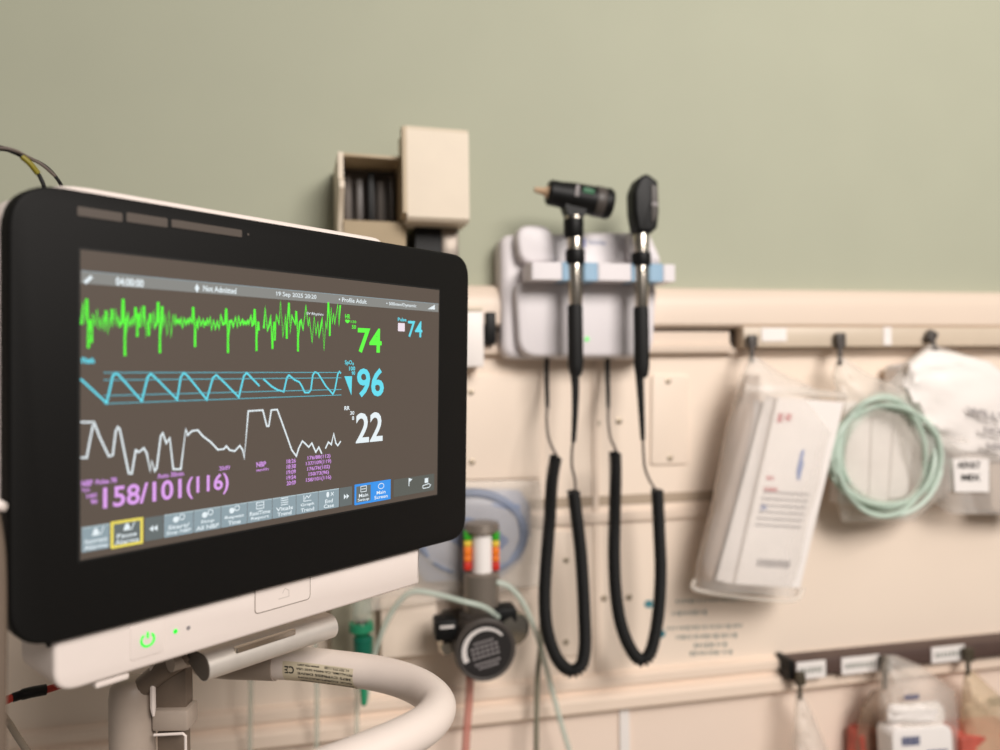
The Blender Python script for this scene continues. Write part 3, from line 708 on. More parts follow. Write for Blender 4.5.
# cover block
off2 = .10
c0 = W(402, 170, off2).x; c1 = W(465, 170, off2).x; zt2 = W(405, 124, off2).z; zb2 = W(412, 220, off2).z; zm2 = W(400, 178, off2).z
cov = [(.035, zt2), (off2-.006, zt2), (off2, zt2-.006), (off2, zb2+.004), (off2-.004, zb2), (.045, zb2-.0), (.035, zb2+.01)]
b = MB(); b.prism(cov, c0, c1, MXP, beige_dev); 
part(b, 'cover', hold, 'tall cream cover block')
b = MB(); lf = [(off2+.0005, zt2-.003), (off2-.014, zt2-.002), (off2-.016, zt2-.03), (off2-.030, zm2+.004), (off2-.030, zm2-.008), (off2-.016, zm2-.018), (off2-.020, zb2+.004), (off2+.0005, zb2+.008)]
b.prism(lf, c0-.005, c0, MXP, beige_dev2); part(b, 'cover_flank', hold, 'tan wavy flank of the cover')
b = MB(); q0 = W(413, 232, .06); q1 = W(438, 250, .06); wbox(b, q0.x, q1.x+.002, q1.z-.02, zb2-.0002, .0, .06, blk)
q2 = W(457, 250, .06); b2 = MB(); wbox(b2, q1.x+.002, q2.x, q1.z-.02, zb2-.0002, .0, .062, greybr, .002)
part(b, 'mount', hold, 'black mount under the cover'); part(b2, 'mount_plate', hold, 'grey brown mount plate')
hold.rotation_euler = (0, 0, math.radians(4))

# ================================================================= DIAGNOSTIC STATION
stn = thing('diagnostic_station', 'white plastic wall station with blue notched rests holding two black instruments', 'wall station', W(585, 358, .03))
so = .05
b = MB()
P = rpoly(wpoly([(501, 233), (648, 230), (658, 262), (659, 300), (655, 348), (648, 359), (503, 359)], .045), [.018, .014, .014, .014, .014, .014, .02], 6)
b.prism(P, .0, .040, WM, stat_m, bev=.010, seg=5)
part(b, 'body', stn)
b = MB()
P = rpoly(wpoly([(515, 281), (658, 284), (655, 340), (651, 357), (520, 357)], .058), [.014, .010, .010, .010, .026], 6)
b.prism(P, .035, .056, WM, stat_m, bev=.006, seg=5)
P2 = rpoly(wpoly([(522, 288), (600, 289), (648, 290), (645, 350), (526, 350)], .057), [.010, .001, .004, .006, .018], 6)
part(b, 'lower_face', stn)
b = MB()
P = rpoly(wpoly([(514, 224), (551, 226), (560, 262), (520, 264)], .058), [.024, .02, .008, .018], 6)
b.prism(P, .035, .060, WM, stat_m, bev=.006, seg=5); part(b, 'upper_wing', stn); b = MB()
P = rpoly(wpoly([(630, 228), (649, 230), (664, 264), (630, 264)], .056), [.012, .014, .008, .008], 6)
b.prism(P, .035, .056, WM, stat_m, bev=.006, seg=5); part(b, 'upper_wing', stn)
# cradle bar with two open notches
zc0, zc1 = zt(585, 281, .085), zt(585, 264, .085)
def bar(mb, u0, u1, m, d0=.045, d1=.095, r=.004, ex=0.):
    a, c = W(u0, 270, d1).x, W(u1, 270, d1).x
    mb.prism(rpoly([(a, -d1), (c, -d1), (c, -d0), (a, -d0)], r, 4), zc0-ex, zc1+ex, Matrix(), m)
b = MB(); bar(b, 531, 563, stat_m); bar(b, 597.5, 632, stat_m); bar(b, 663, 676, stat_m)
a, c = W(540, 270, .07).x, W(670, 270, .07).x
b.box((c-a, .02, zc1-zc0-.002), Matrix.Translation(((a+c)/2, -.055, (zc0+zc1)/2)), stat_m, .001)
part(b, 'cradle_bar', stn)
for u0, u1 in ((562, 571), (584, 598), (631.5, 637.5), (649.5, 663.5)):
    b = MB(); bar(b, u0, u1, blue_pad, .060, .0955, .003, .0006); part(b, 'rest_pad', stn, 'light blue rubber pad')
c = W(587, 339, .0565); b = MB(); b.lathe([(.0028, 0), (.0028, .001), (.0015, .0018)], Matrix.Translation(c) @ Matrix.Rotation(PI/2, 4, 'X'), e_sled, 14); part(b, 'indicator_lamp', stn, 'glowing green indicator')
b = MB(); q = [wp(581.5, 247, .041), wp(585.5, 247, .041), wp(585.5, 238, .041), wp(581.5, 238, .041)]; b.prism(q, .0400, .0405, WM, mat('deep_blue_mark', s(60, 80, 170), .5))
b.text('WelchAllyn', WM @ Matrix.Translation((0, 0, .0406)), mat('pale_blue_print', s(150, 160, 190), .5), wp(588, 246, .041), wp(606, 240, .041))
part(b, 'maker_mark', stn, 'small blue square and faint lettering')

# instruments ------------------------------------------------------------
IO = .093                                   # instrument axis in front of the wall
def coil(mb, pts, R=.0062, wire=.0024, pitch=.0050, n=6, m=blkrub):
    ax_ = smooth(pts, 14); cum = [0]
    for p, q in zip(ax_, ax_[1:]): cum.append(cum[-1]+(q-p).length)
    total = cum[-1]; turns = total/pitch; N = int(turns*9); out_ = []; k = 0
    for i in range(N+1):
        sx = total*i/N
        while k < len(cum)-2 and cum[k+1] < sx: k += 1
        t = (sx-cum[k])/max(1e-9, cum[k+1]-cum[k]); c = ax_[k].lerp(ax_[k+1], t)
        td = (ax_[min(k+2, len(ax_)-1)]-ax_[max(0, k-1)]).normalized()
        nn = Vector((0, -1, 0)); nn = (nn-td*nn.dot(td)).normalized(); bb = td.cross(nn); an = 2*PI*turns*i/N
        out_.append(c + (nn*math.cos(an)+bb*math.sin(an))*R)
    mb.tube(out_, wire, m, n)
    mb.tube(ax_, R-.0012, m, 8)             # shadowed core of the coil
    return mb
def px(lst, o=IO): return [W(a[0], a[1], a[2] if len(a) > 2 else o) for a in lst]
def vlathe(mb, u, rows, m, o=IO, n=28):
    """rows (v, radius px, material, u) stacked into a turned solid"""
    zs = [W(r[3] if len(r) > 3 else u, r[0], o) for r in rows]
    k = lambda uu: 1/F*(CAM-W(uu, 270, o)).dot(CR.to_3x3() @ Vector((0, 0, 1)))
    c = W(u, rows[0][0], o)
    prof = [(r[1]*abs(k(u)), -(z.z-c.z), r[2]) for r, z in zip(rows, zs)]
    mb.lathe([(a, -b_, m_) for a, b_, m_ in prof], Matrix.Translation(c), m, n)
def instrument(kind, u, label, cat, headfn, vs, cordpts, coilpts, exitpts, strainpts):
    t = thing(kind, label, cat, W(u, 281, IO))
    headfn(t)
    b = MB()
    vlathe(b, u, [(vs[0], 8.2, chrome), (vs[0]-.01+1, 8.4, chrome), (vs[1], 8.2, chrome)], chrome); part(b, 'neck_ring', t, 'bright metal neck ring')
    b = MB(); vlathe(b, u, [(vs[1], 9.6, blk), (vs[1]+2, 9.9, blk), (vs[2]-2, 9.9, blk), (vs[2], 9.0, blk)], blk); part(b, 'dial', t, 'black turning dial')
    b = MB(); vlathe(b, u, [(vs[2], 7.4, chrome), (vs[2]+4, 7.8, chrome), (vs[3]-2, 7.0, chrome), (vs[3], 6.6, chrome)], chrome); part(b, 'shaft', t, 'bright metal shaft')
    b = MB(); vlathe(b, u, [(vs[3], 7.2, blkrub), (vs[3]+3, 7.6, blkrub), (vs[4]-8, 7.8, blkrub), (vs[4], 6.6, blkrub), (vs[4]+4, 5.0, blkrub)], blkrub); part(b, 'handle', t, 'black rubber handle')
    b = MB(); n = len(strainpts); sp = smooth(px(strainpts), 6); N = len(sp)
    b.tube(sp, [lerp(.0055, .0030, i/(N-1)) for i in range(N)], blkrub, 14); part(b, 'strain_relief', t)
    b = MB(); b.tube(smooth(px(cordpts[0]), 6), [.0032]*3 + [lerp(.0032, .0022, i/20) for i in range(60)][:len(smooth(px(cordpts[0]), 6))-3], blkrub, 12)
    part(b, 'wall_strain_relief', t)
    b = MB(); b.tube(smooth(px(exitpts[0]), 8), .0018, cordm, 10); b.tube(smooth(px(exitpts[1]), 8), .0018, cordm, 10); part(b, 'cord', t, 'thin grey cord')
    b = MB(); coil(b, px(coilpts)); part(b, 'coiled_cord', t, 'black coiled cord in a long loop')
    return t
def oto_head(t):
    c = W(578, 198, IO); Mh = Matrix.Translation(c) @ Matrix.Rotation(math.radians(8.5), 4, 'Y')
    k = .001187
    # barrel lies along local x (image left to right)
    MB_ = Mh @ Matrix.Rotation(PI/2, 4, 'Y')
    b = MB()
    b.lathe([(11*k, -33*k), (13*k, -31*k), (13.2*k, -20*k), (14.6*k, -8*k), (15*k, 8*k), (15.4*k, 27*k), (16*k, 29*k), (16.2*k, 33*k), (14.5*k, 36*k), (9*k, 36.5*k)], MB_, blk, 32)
    b.prism([(-11*k, 0), (-12*k, -10*k), (-8.5*k, -20*k), (8.5*k, -20*k), (12*k, -10*k), (15*k, 0)], -9*k, 9*k, Matrix.Translation(W(574, 198, IO)) @ Matrix.Rotation(PI/2, 4, 'X'), blk)
    part(b, 'head', t, 'black barrel shaped head')
    b = MB(); b.lathe([(15.6*k, 17*k), (16.1*k, 18.5*k), (16.1*k, 26*k), (15.6*k, 27*k)], MB_, darkgrey, 32); part(b, 'focus_ring', t)
    b = MB(); b.box((12*k, .0012, 5.5*k), Mh @ Matrix.Translation((6*k, -15.2*k, 5*k)), mat('green_badge', s(30, 96, 60), .5), .0003)
    b.box((4*k, .0012, 12*k), Mh @ Matrix.Translation((-6*k, -15*k, 3*k)), greyink, .0003); part(b, 'badge', t, 'small green and grey badge')
    b = MB(); b.lathe([(7*k, -33*k), (4*k, -37*k), (2.6*k, -47*k), (2.0*k, -47.5*k)], MB_, mat('tan_speculum', s(190, 160, 130), .4), 18); part(b, 'speculum', t, 'tan tapered tip')
    b = MB(); vlathe(b, 574, [(216, 8.6, chrome), (219.5, 9.4, chrome)], chrome); vlathe(b, 573.5, [(219.5, 9.8, blk), (222, 10.2, blk), (236, 10.0, blk), (238, 8.8, blk)], blk); part(b, 'collar', t, 'black collar with a silver rim')
def oph_head(t):
    c = W(642.5, 206, IO); k = .00121
    b = MB(); pr = rpoly([(u_-642.5)*k and ((u_-642.5)*k, -(v_-206)*k) for u_, v_ in [(644, 174), (656, 182), (657, 213), (655, 230), (648, 236), (633, 235), (629.5, 215), (629, 193), (635, 179)]], [.008, .006, .01, .008, .006, .006, .02, .02, .02], 5)
    Mo = Matrix.Translation(c) @ Matrix.Rotation(PI/2, 4, 'X')
    b.prism(pr, -10*k, 11*k, Mo, blk, bev=.005, seg=4); part(b, 'head', t, 'black oval viewing head')
    b = MB(); b.prism(rpoly([(5*k, -22*k), (12*k, -12*k), (12*k, 18*k), (5*k, 20*k)], .003, 4), 10.5*k, 12.5*k, Mo, darkgrey, bev=.001); part(b, 'aperture_plate', t, 'dark grey plate')
    b = MB(); b.box((7*k, .002, 4*k), Mo @ Matrix.Translation((8*k, -1*k, 12.8*k)) @ Matrix.Rotation(PI/2, 4, 'X'), greyink, .0004); part(b, 'lens_window', t, 'pale lettered window')
    b = MB(); b.box((4*k, .010, 4*k), Matrix.Translation(c+Vector((13.5*k, 0, 22*k))), blk, .001); part(b, 'lens_dial', t)
instrument('otoscope', 575, 'black otoscope with horizontal barrel head in the left notch of the white station', 'otoscope', oto_head, (237, 250, 264, 305, 372),
    [[(547, 352, .03), (546.6, 375, .035), (547, 392, .045), (547.4, 408, .055)]],
    [(556, 456, .085), (552, 480, .086), (549.5, 520), (546, 565), (544.5, 600), (547, 630), (555, 655), (565, 668), (574, 671), (582, 664), (585, 645), (584.5, 620), (583, 585), (580.5, 550), (577, 520), (573.5, 491, .095)],
    ([(547.4, 406, .055), (546.6, 418, .06), (548, 435, .07), (552, 447, .08), (557, 456, .085)], [(573.5, 440), (572, 450), (572, 466), (575, 480), (575.5, 490, .095)]),
    [(574.8, 374), (575.5, 392), (574.8, 418), (573.5, 442)])
instrument('ophthalmoscope', 641, 'black ophthalmoscope with upright oval head in the right notch of the white station', 'ophthalmoscope', oph_head, (235, 253, 266, 307, 374),
    [[(607.5, 352, .03), (607.5, 375, .035), (608, 392, .045), (608.3, 408, .055)]],
    [(615, 452, .085), (615.5, 480, .086), (614.5, 520), (614, 560), (616, 595), (621, 625), (630, 648), (640, 660), (649, 655), (655, 635), (659, 605), (660.5, 570), (659, 530), (657, 490, .095)],
    ([(608.3, 406, .055), (608.3, 420, .06), (610, 436, .07), (614, 446, .08), (616.5, 452, .085)], [(642.8, 438), (643.5, 452), (645, 468), (650, 481), (656, 490, .095)]),
    [(639.5, 374), (640.5, 392), (641.8, 418), (642.8, 440)])

# white box and black socket left of the station
t = thing('wall_dispenser', 'small white plastic box on the wall between the monitor edge and the station', 'dispenser box', W(473, 368, .01))
b = MB(); a, c = W(455, 310, .05), W(484.5, 367, .05); wbox(b, a.x, c.x, c.z, a.z, .006, .05, whitepk, .003); part(b, 'box', t)
b = MB(); a, c = W(456, 307, .052), W(483, 311, .052); wbox(b, a.x, c.x, c.z, a.z+.001, .008, .052, beige_dev, .001); part(b, 'lid', t, 'cream lid')
b = MB(); a, c = W(485, 312, .033), W(496, 344, .033); wbox(b, a.x, c.x, c.z, a.z, .0, .036, blk, .002)
single(b, 'power_socket', 'black fitting in the rail beside the left flank of the white station', 'socket', W(490, 344, .03))

# ================================================================= SUCTION REGULATOR
reg = thing('suction_regulator', 'dark round gauge regulator with colour banded column and black knobs', 'regulator', W(484, 680, .06))
GO = .10
def k_at(u, o): return (W(u+1, 600, o)-W(u, 600, o)).length
kk = k_at(485, GO)
b = MB(); cu_ = 481.5
vlathe(b, cu_, [(521, 10, greybr), (522.5, 17, greybr), (530, 18, greybr), (532, 15, greybr), (533, 10, greybr)], greybr, o=.075); part(b, 'cap', reg, 'grey metal cap')
b = MB(); vlathe(b, cu_, [(532, 10.5, paper), (572, 10.5, paper)], paper, o=.075); part(b, 'sight_tube', reg, 'white centre tube')
for uc, u0, u1 in ((468, 464, 471.5), (494.5, 492.5, 499.5)):
    b = MB()
    rows = [(531, 541, c_gr), (541, 547, c_ye), (547, 556, c_or), (556, 562, c_or), (562, 571, c_rd)]
    for v0, v1, m in rows:
        a, c = W(u0, v0, .082), W(u1, v1-.8, .082); wbox(b, a.x, c.x, c.z, a.z, .074, .084, m, .0015)
    part(b, 'colour_scale', reg, 'green, yellow, orange and red banded scale')
b = MB(); vlathe(b, cu_, [(571, 16, greybr), (573, 18, greybr), (610, 17.5, greybr), (612, 22, darkgrey), (632, 22, darkgrey)], greybr, o=.075); part(b, 'column', reg, 'grey brown metal column')
RX = Matrix.Rotation(PI/2, 4, 'X')
gc = W(485.5, 650, .115)
b = MB(); b.lathe([(16*kk, -.10), (16*kk, -.045), (26*kk, -.042), (29*kk, -.036), (29.5*kk, -.004), (30*kk, 0), (28*kk, .002), (26*kk, .001)], Matrix.Translation(gc) @ RX, darkgrey, 40); g_ = part(b, 'gauge', reg, 'dark round gauge')
b = MB(); b.lathe([(25.5*kk, 0), (25.5*kk, .0006)], Matrix.Translation(gc+Vector((0, -.0015, 0))) @ RX, mat('gauge_face', s(34, 31, 31), .5), 40)
MG = Matrix.Translation(gc+Vector((0, -.0024, 0))) @ WM
MG = Matrix.Translation(gc+Vector((0, -.0024, 0))) @ Matrix.Rotation(PI/2, 4, 'X')
whi = mat('gauge_print', s(214, 208, 204), .5)
arc = [(math.cos(math.radians(a))*21*kk, math.sin(math.radians(a))*21*kk) for a in range(40, 216, 8)]
t_ = MB(); 
b2 = MB(); b2.ribbon(arc, [lerp(2.2, 5.5, i/(len(arc)-1))*kk for i in range(len(arc))], whi); b2.bm.transform(MG)
for r_i, (w0, yy) in enumerate([(10, 9), (14, 4.5), (14, 0), (14, -4.5), (13, -11), (10, -15)]):
    for c_ in range(6):
        xx = -w0 + c_*(2*w0/6); ww = 2*w0/6*.72
        q = [MG @ (Matrix.Rotation(math.radians(12), 4, 'Z') @ Vector((X_*kk, Y_*kk, .0002))) for X_, Y_ in ((xx, yy-1.1), (xx+ww, yy-1.1), (xx+ww, yy+1.1), (xx, yy+1.1))]
        b2.quad(q, greyink)
part(b, 'dial_face', g_, 'black dial face'); part(b2, 'dial_print', g_, 'white arc and printed lines')
b = MB(); b.box((22*kk, .03, 20*kk), Matrix.Translation(W(445, 627, .085)), blk, .003); b.box((14*kk, .002, 2.5*kk), Matrix.Translation(W(447, 627, .1015)), whi, .0002); part(b, 'mode_switch', reg, 'black switch with a silver stripe')
b = MB(); b.lathe([(8*kk, -.02), (8*kk, .01), (6*kk, .014)], Matrix.Translation(W(446, 645, .07)) @ RX, chrome, 18); part(b, 'port', reg, 'nickel port')
b = MB(); b.box((24*kk, .03, 16*kk), Matrix.Translation(W(503, 613, .085)), blk, .003); part(b, 'valve_block', reg, 'black valve block')
b = MB(); b.lathe([(15*kk, -.012), (17*kk, -.008), (17*kk, .004), (15*kk, .008), (7*kk, .010)], Matrix.Translation(W(513, 628, .09)) @ Matrix.Rotation(math.radians(20), 4, 'Z') @ RX, chrome, 28); part(b, 'adjusting_knob', reg, 'nickel adjusting knob')
b = MB(); b.box((70*kk, .075, 20*kk), Matrix.Translation(W(478, 625, .045)), darkgrey, .004); part(b, 'manifold', reg)

# tubes on the wall
def tube(name, label, pts, r, m, cat='tube', o=.06, grp=None):
    P_ = px(pts, o); b = MB(); b.tube(smooth(P_, 8), r, m, 10); single(b, name, label, cat, P_[0], grp)
tube('suction_tube', 'translucent red tube hanging straight down below the round gauge', [(470, 676, .075), (469, 700), (466, 740), (463, 800)], .0052, redtube)
tube('oxygen_tube', 'pale green tube arching from the gauge column down beside the left cord loop', [(496, 582, .09), (508, 586, .09), (520, 598, .09), (530, 617, .085), (540, 645, .07), (552, 690), (566, 740), (585, 800)], .0036, tubegreen3)
tube('oxygen_tube', 'pale green tube looping from behind the handle up over to the regulator', [(366, 700, .05), (372, 665, .06), (382, 632, .07), (396, 606, .08), (412, 592, .09), (435, 594, .1), (462, 601, .11), (484, 607, .11), (498, 617, .10)], .0035, tubegreen3)
tube('grey_hose', 'thin dark grey hose hanging down left of the left cord loop', [(543, 590, .05), (541, 640, .05), (537, 690, .05), (536, 800, .05)], .0036, mat('grey_tube', s(140, 136, 118), .5, alpha=.8))
tube('faint_tube', 'faint green tube hanging below the handle near the CE label', [(312, 560, .05), (315, 640, .05), (317, 700, .05), (316, 800, .05)], .0032, tubegreen2)
tube('faint_tube', 'faint green tube hanging below the handle beside the thin green stem', [(357, 560, .05), (356, 640, .05), (357, 700, .05), (356, 800, .05)], .003, tubegreen2)
tube('faint_tube', 'faint tube hanging below the stand bracket at the left', [(252, 600, .05), (251, 680, .05), (250, 740, .05), (249, 800, .05)], .003, tubegreen2)

# green oxygen flowmeter left of the gauge
fm = thing('oxygen_flowmeter', 'dark green oxygen connector hanging behind the looped handle', 'flowmeter', W(362, 690, .07))
b = MB(); vlathe(b, 361, [(590, 8, tubegreen2), (592, 10, tubegreen2), (618, 10, tubegreen2)], tubegreen2, o=.075); part(b, 'sight_tube', fm, 'cloudy tube')
b = MB(); vlathe(b, 361, [(616, 6, chrome), (622, 7, chrome), (622.5, 12, dgreen2), (630, 12.5, dgreen2), (633, 8, dgreen2), (637, 6, dgreen2)], dgreen2, o=.075); part(b, 'collar', fm, 'green collar nut')
b = MB(); vlathe(b, 363, [(636, 8, dgreen), (638, 10, dgreen), (652, 9.5, dgreen), (658, 7, dgreen), (668, 5, dgreen)], dgreen, o=.075); part(b, 'nut', fm, 'dark green body')
b = MB(); vlathe(b, 363.5, [(666, 4, dgreen2), (690, 4, dgreen2), (704, 3, dgreen2), (706, 1, dgreen2)], dgreen2, o=.075); part(b, 'nozzle', fm, 'thin green stem')
b = MB(); a, c = W(380, 600, .03), W(438, 655, .03); wbox(b, a.x, c.x, c.z, a.z, .006, .03, beige_panel, .004)  # plain block stands in for a lighter stretch of wall
single(b, 'wall_box', 'plain cream block on the wall between green connector and gauge', 'outlet box', W(415, 642, .006))
b = MB(); a, c = W(330, 598, .03), W(376, 660, .03); wbox(b, a.x, c.x, c.z, a.z, .006, .026, mat('grey_green_plate', s(176, 170, 150), .5), .004)
single(b, 'wall_box', 'grey green outlet plate on the wall behind the dark green connector', 'outlet box', W(352, 660, .006))

# ================================================================= BAGS
def bag_shell(mb, rows, o0, bulge, m, n=14, seed=1, wr=.002):
    """rows: (uL, vL, uR, vR, depthscale) from the top down: a flattened closed pouch standing off the wall"""
    rd = random.Random(seed); R_ = []
    for (uL, vL, uR, vR, ds) in rows:
        ring = []
        for k in range(2*n):
            a = 2*PI*k/(2*n); t = (1-math.cos(a))/2; dd = math.sin(a)
            oo = o0 + bulge*ds*dd*.5 + rd.uniform(-wr, wr)*ds
            ring.append(W(lerp(uL, uR, t), lerp(vL, vR, t), max(.008, oo)))
        R_.append(ring)
    vs = [[mb.bm.verts.new(p) for p in r] for r in R_]; fs = []
    for r0, r1 in zip(vs, vs[1:]):
        for k in range(2*n): fs.append(mb.bm.faces.new((r0[k], r0[(k+1) % (2*n)], r1[(k+1) % (2*n)], r1[k])))
    fs.append(mb.bm.faces.new(vs[0][::-1])); fs.append(mb.bm.faces.new(vs[-1]))
    mb._tag(fs, m, True); return mb
def rowfill(keys, n):
    """interpolate the rows of a pouch"""
    out_ = []
    for a, c in zip(keys, keys[1:]):
        for i in range(n): out_.append(tuple(lerp(a[j], c[j], i/n) for j in range(5)))
    out_.append(keys[-1]); return out_
def pack(mb, px4, o0, o1, m, r=.004):
    P_ = wpoly(px4, o1); mb.prism(rpoly(P_, r, 3), o0, o1, WM, m, bev=.0015); return mb
def tilted_pack(mb, px4, offs, th, m):
    """box whose front face has its four corners at different distances from the wall"""
    f_ = [W(u, v, o) for (u, v), o in zip(px4, offs)]; nrm = (f_[1]-f_[0]).cross(f_[2]-f_[0]).normalized()
    if nrm.y > 0: nrm = -nrm
    bk = [p - nrm*th for p in f_]; F_ = [mb.bm.verts.new(p) for p in f_]; B_ = [mb.bm.verts.new(p) for p in bk]
    fs = [mb.bm.faces.new(F_), mb.bm.faces.new(B_[::-1])] + [mb.bm.faces.new((F_[i], F_[(i+1) % 4], B_[(i+1) % 4], B_[i])) for i in range(4)]
    mb._tag(fs, m); return f_, nrm
def marks(mb, fr, nrm, items, m, seed=0):
    """printed dashes on a tilted pack: s,t in 0..1 from the top left"""
    rd = random.Random(seed)
    P = lambda s_, t_: fr[0].lerp(fr[1], s_).lerp(fr[3].lerp(fr[2], s_), t_) + nrm*.0006
    for s0, s1, t0, h_ in items:
        x = s0
        while x < s1:
            w = rd.uniform(.02, .06); q = min(x+w, s1); mb.quad([P(x, t0), P(q, t0), P(q, t0+h_), P(x, t0+h_)], m); x = q+.015
# hooks on the upper rail
b = MB(); x0_ = W(742, 330, .03).x; z0_, z1_ = zt(760, 345, .03), zt(760, 327, .03)
wbox(b, x0_, 2.0, z0_-.003, z1_, .008, .034, mat('pale_grey_rail', s(206, 190, 170), .4, noise=.03), .002)
rail = thing('hook_rail', 'pale hanging rail along the headwall above the upper clear bags', 'rail', Vector((x0_, -.03, z0_)))
part(b, 'rail', rail)
b = MB(); a, c = W(762, 328, .036), W(787, 341, .036); wbox(b, a.x, c.x, c.z, a.z, .0341, .0352, paper); part(b, 'label_holder', rail, 'white label strip')
b = MB(); a, c = W(884, 327, .036), W(892, 345, .036); wbox(b, a.x, c.x, c.z, a.z, .0341, .0352, paper); part(b, 'label_holder', rail, 'small white label')
def hook(u, v0, v1, label, m=darkgrey, o=.045, w=4.2, grp='hooks on the upper rail', tilt=0):
    t = thing('wall_hook', label, 'hook', W(u, v0, o), grp); kx_ = k_at(u, o)
    b = MB(); b.box((w*2*kx_, .010, (v1-v0)*.45*kx_), Matrix.Translation(W(u, lerp(v0, v1, .25), o-.003)) @ Matrix.Rotation(tilt, 4, 'Y'), m, .002); part(b, 'clip_body', t)
    b = MB(); b.tube(smooth([W(u, lerp(v0, v1, .3), o), W(u+tilt*8, lerp(v0, v1, .8), o+.004), W(u+tilt*9, v1, o+.010), W(u+tilt*9, v1-3, o+.018)], 6), w*.45*kx_, m, 10); part(b, 'prong', t)
hook(752, 335, 361, 'dark hook at the left end of the upper rail holding the bag of paper packs')
hook(840, 333, 364, 'dark hook on the upper rail above the coiled green tubing')
hook(931, 331, 352, 'tilted dark hook on the upper rail above the white printed packages', tilt=.5)

# bag 1
B1 = thing('supply_bag', 'clear bag of white paper packs hanging left of the green tubing', 'bag', W(745, 598, .03), 'clear supply bags on the upper rail')
b = MB(); bag_shell(b, rowfill([(749, 357, 757, 357, .2), (742, 372, 780, 372, .5), (738, 384, 812, 386, .9), (725, 430, 840, 432, 1.0), (712, 500, 820, 502, 1.15), (697, 560, 806, 562, 1.25), (694, 590, 798, 598, 1.0)], 4), .064, .082, pclear, seed=4); part(b, 'plastic_film', B1)
b = MB(); bag_shell(b, rowfill([(745, 374, 760, 375, .4), (728, 420, 760, 422, .8), (712, 500, 745, 502, 1.0), (698, 578, 722, 585, .8)], 4), .05, .05, pbrown, seed=8); part(b, 'inner_pouch', B1, 'brownish clear pouch on the left side')
b = MB(); f_, n_ = tilted_pack(b, [(778, 398), (844, 402), (800, 588), (735, 584)], [.095, .085, .085, .095], .012, whitepk)
marks(b, f_, n_, [(.1, .8, .50+.035*i, .012) for i in range(6)] + [(.25, .75, .86, .04)], greyink, 2)
marks(b, f_, n_, [(.06, .14, .08, .05), (.18, .26, .08, .04), (.1, .2, .42, .02), (.1, .3, .48, .02)], redink, 5)
marks(b, f_, n_, [(.52, .58, .27, .13), (.55, .60, .33, .10), (.12, .2, .57, .03)], blueink, 6)
part(b, 'paper_pack', B1, 'white pack with red, blue and grey print')
b = MB(); tilted_pack(b, [(766, 396), (778, 398), (733, 584), (716, 580)], [.08, .09, .09, .08], .014, whitepk); part(b, 'paper_pack', B1, 'white pack seen edge on')
b = MB(); tilted_pack(b, [(752, 400), (764, 402), (712, 578), (704, 572)], [.06, .07, .07, .06], .012, paper); part(b, 'paper_pack', B1, 'narrow pack at the back of the bag')
b = MB(); b.tube(smooth(px([(744, 388, .085), (790, 391, .095), (845, 396, .085)]), 6), .0058, pclear2, 12); part(b, 'rolled_edge', B1, 'rolled top edge')
b = MB(); b.tube(smooth(px([(694, 580, .08), (697, 590, .09), (750, 598, .095), (794, 600, .085), (803, 588, .08)]), 6), .0028, pclear2, 12); part(b, 'bottom_seam', B1)
# bag 2
B2 = thing('tubing_bag', 'clear bag with coiled pale green tubing beside the bag of packs', 'bag', W(880, 520, .03), 'clear supply bags on the upper rail')
b = MB(); bag_shell(b, rowfill([(837, 358, 844, 358, .2), (832, 376, 868, 374, .5), (836, 396, 915, 392, .9), (836, 450, 946, 448, 1.1), (836, 500, 944, 496, 1.0), (842, 522, 915, 520, .6)], 4), .05, .055, pclear2, seed=12, wr=.004); part(b, 'plastic_film', B2)
for i in range(12):
    rr_ = random.Random(40+i); du, dv = rr_.uniform(-5, 5), rr_.uniform(-4, 4); ru, rv = 56+rr_.uniform(-14, 4), 58+rr_.uniform(-12, 4)
    pts = [(886+du+math.cos(a)*ru, 457+dv+math.sin(a)*rv, .055+.012*math.sin(a*2+i)+.002*i) for a in [2*PI*k/24 for k in range(25)]]
    b = MB(); b.tube(smooth(px(pts), 3), .0032, tubegreen, 8); part(b, 'coiled_tube', B2, 'pale green coil')
for q in ([(845, 402), (872, 402), (868, 504), (838, 504)], [(873, 404), (894, 406), (888, 502), (869, 504)], [(895, 410), (916, 416), (908, 496), (889, 500)]):
    b = MB(); pack(b, q, .03, .05, whitepk); part(b, 'paper_pack', B2)
# bag 3
B3 = thing('package_bag', 'clear bag of white printed packages at the right edge of the photograph', 'bag', W(960, 510, .03), 'clear supply bags on the upper rail')
b = MB(); bag_shell(b, rowfill([(928, 345, 942, 347, .2), (905, 362, 990, 362, .6), (885, 385, 1020, 385, .9), (900, 440, 1030, 440, 1.1), (915, 490, 1030, 490, .9), (950, 514, 1030, 514, .6)], 4), .05, .055, pclear, seed=16); part(b, 'plastic_film', B3)
b = MB(); bag_shell(b, rowfill([(926, 350, 950, 352, .35), (906, 364, 990, 362, .8), (902, 388, 1012, 380, 1.0), (918, 425, 1014, 425, 1.05), (944, 450, 1014, 455, .8), (962, 460, 1010, 461, .3)], 5), .062, .044, whitepk, seed=51, wr=.003)
f_ = [W(u, v, .0930) for u, v in [(925, 352), (1002, 376), (1012, 458), (948, 454)]]; n_ = Vector((0, -1, 0))
def tp_text(mb, fr, nrm, body, s0, s1, t0, t1, m, bold=.04):
    ex = (fr[1]-fr[0]); ey = (fr[0]-fr[3]); t = MB(); t.text(body, Matrix(), m, (0, 0), (1, 1), bold=bold); i = mb.mi(m); vm = {}
    for v in t.bm.verts:
        S_ = lerp(s0, s1, v.co.x); T_ = lerp(t1, t0, v.co.y); vm[v] = mb.bm.verts.new(fr[0].lerp(fr[1], S_).lerp(fr[3].lerp(fr[2], S_), T_)+nrm*.0006)
    for f in t.bm.faces: g = mb.bm.faces.new([vm[v] for v in f.verts]); g.material_index = i
    t.bm.free()
